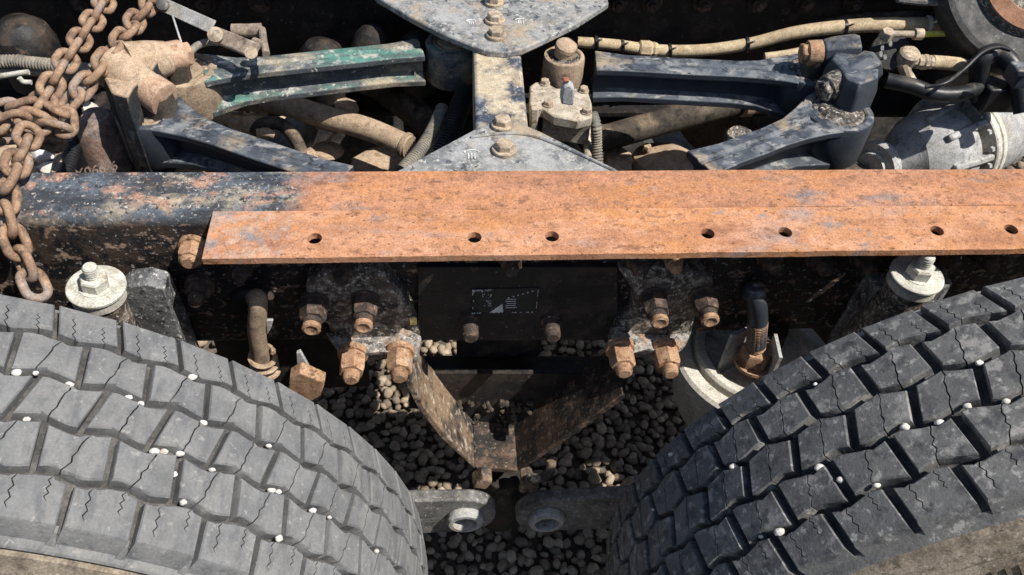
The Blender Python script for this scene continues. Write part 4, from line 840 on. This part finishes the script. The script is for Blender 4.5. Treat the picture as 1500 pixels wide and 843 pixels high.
solo('mud_plate', G().prism([P(x, y, z=.74) for x, y in ((34, 232), (58, 248), (60, 262), (30, 262))], (0, 0, -.02)), 'tan_dust', 'cream angled plate end between the chain and the rail', 'plate', bevel=.003)
solo('link_bar', G().bar(P(94, 222, z=.76), P(86, 262, z=.76), .014, .03), 'brown_dust', 'short olive bar beside the black ribbed conduit', 'bar', bevel=.002)
lump(122, 160, .74, .024, 'pale_cream', 'pale crumpled fitting behind the black ribbed conduit', 'fitting')
# ------------------------------------------------------------------ chains
def link_mesh():
    d, pit = .0112, .0285; rc = .0128; s = (pit+d-2*rc)/2; pts = []; n = 10
    for i in range(n+1): a = -math.pi/2+math.pi*i/n; pts.append(V((s+rc*math.cos(a), rc*math.sin(a), 0)))
    for i in range(n+1): a = math.pi/2+math.pi*i/n; pts.append(V((-s+rc*math.cos(a), rc*math.sin(a), 0)))
    rs = []; m = len(pts); g = G()
    for i, p in enumerate(pts):
        t = (pts[(i+1) % m]-pts[i-1]).normalized(); sx = V((-t.y, t.x, 0)); rs.append([p+(sx*math.cos(a)+V((0, 0, 1))*math.sin(a))*d/2 for a in [2*math.pi*j/10 for j in range(10)]])
    rs.append(rs[0]); g.rings(rs, cap=False); return g.mesh('link', 'chain_rust', ang=80)
LM = link_mesh()
def chain(label, pts, phase=0., rnd=.18):
    pts = smooth_path(pts, 14); root = thing('chain', label, 'chain', pts[0])
    L = [0]
    for a, b in zip(pts, pts[1:]): L.append(L[-1]+(b-a).length)
    pit = .0285; n = int(L[-1]/pit)
    def at(t):
        for j in range(len(L)-1):
            if L[j+1] >= t: return pts[j].lerp(pts[j+1], (t-L[j])/max(1e-9, L[j+1]-L[j]))
        return pts[-1]
    for k in range(n):
        p, q = at(k*pit), at((k+1)*pit); t = (q-p).normalized()
        ref = V((0, -.6, .8)); y0 = (ref-t*ref.dot(t)).normalized(); z0 = t.cross(y0)
        a = phase+(k % 2)*math.pi/2+random.uniform(-rnd, rnd); y1 = y0*math.cos(a)+z0*math.sin(a); z1 = t.cross(y1)
        R = Matrix((t, y1, z1)).transposed().to_4x4()
        o = bpy.data.objects.new('link', LM); COL.objects.link(o); o.parent = root; o.matrix_basis = Matrix.Translation((p+q)/2-pts[0]) @ R
    return root
chain('rusty chain strand nearest the flat grey links, slanting down to the heap', [P(272, -62, z=.942), P(235, -14, z=.950), P(205, 22, z=.952), P(175, 62, z=.952), P(140, 105, z=.95), P(112, 140, z=.94), P(88, 165, z=.925)], .6)
chain('rusty chain strand further from the flat grey links, ending in the heap', [P(206, -64, z=.942), P(165, -14, z=.950), P(138, 28, z=.952), P(110, 70, z=.952), P(84, 110, z=.95), P(62, 150, z=.94), P(40, 172, z=.925)], .9)
chain('heaped rusty chain lying coiled above the end of the rail', [P(-40, 160, z=.93), P(0, 168, z=.925), P(35, 152, z=.93), P(72, 152, z=.935), P(98, 172, z=.93), P(92, 196, z=.915), P(64, 184, z=.93), P(34, 172, z=.945), P(2, 184, z=.935), P(-30, 190, z=.92)], .3, .4)
chain('rusty chain lying flat at the bottom of the heap', [P(-30, 205, z=.89), P(10, 192, z=.90), P(50, 196, z=.895), P(84, 206, z=.89), P(70, 216, z=.885), P(40, 196, z=.90)], .2, .4)
chain('rusty chain strand hanging over the rail down to the worn tyre', [P(46, 190, z=.955), P(34, 215, z=.955), P(22, 245, z=.955), P(6, 285, z=.950), P(10, 322, y=.772), P(22, 355, y=.755), P(40, 395, y=.735), P(55, 428, y=.71), P(66, 455, y=.69)], .75, .12)
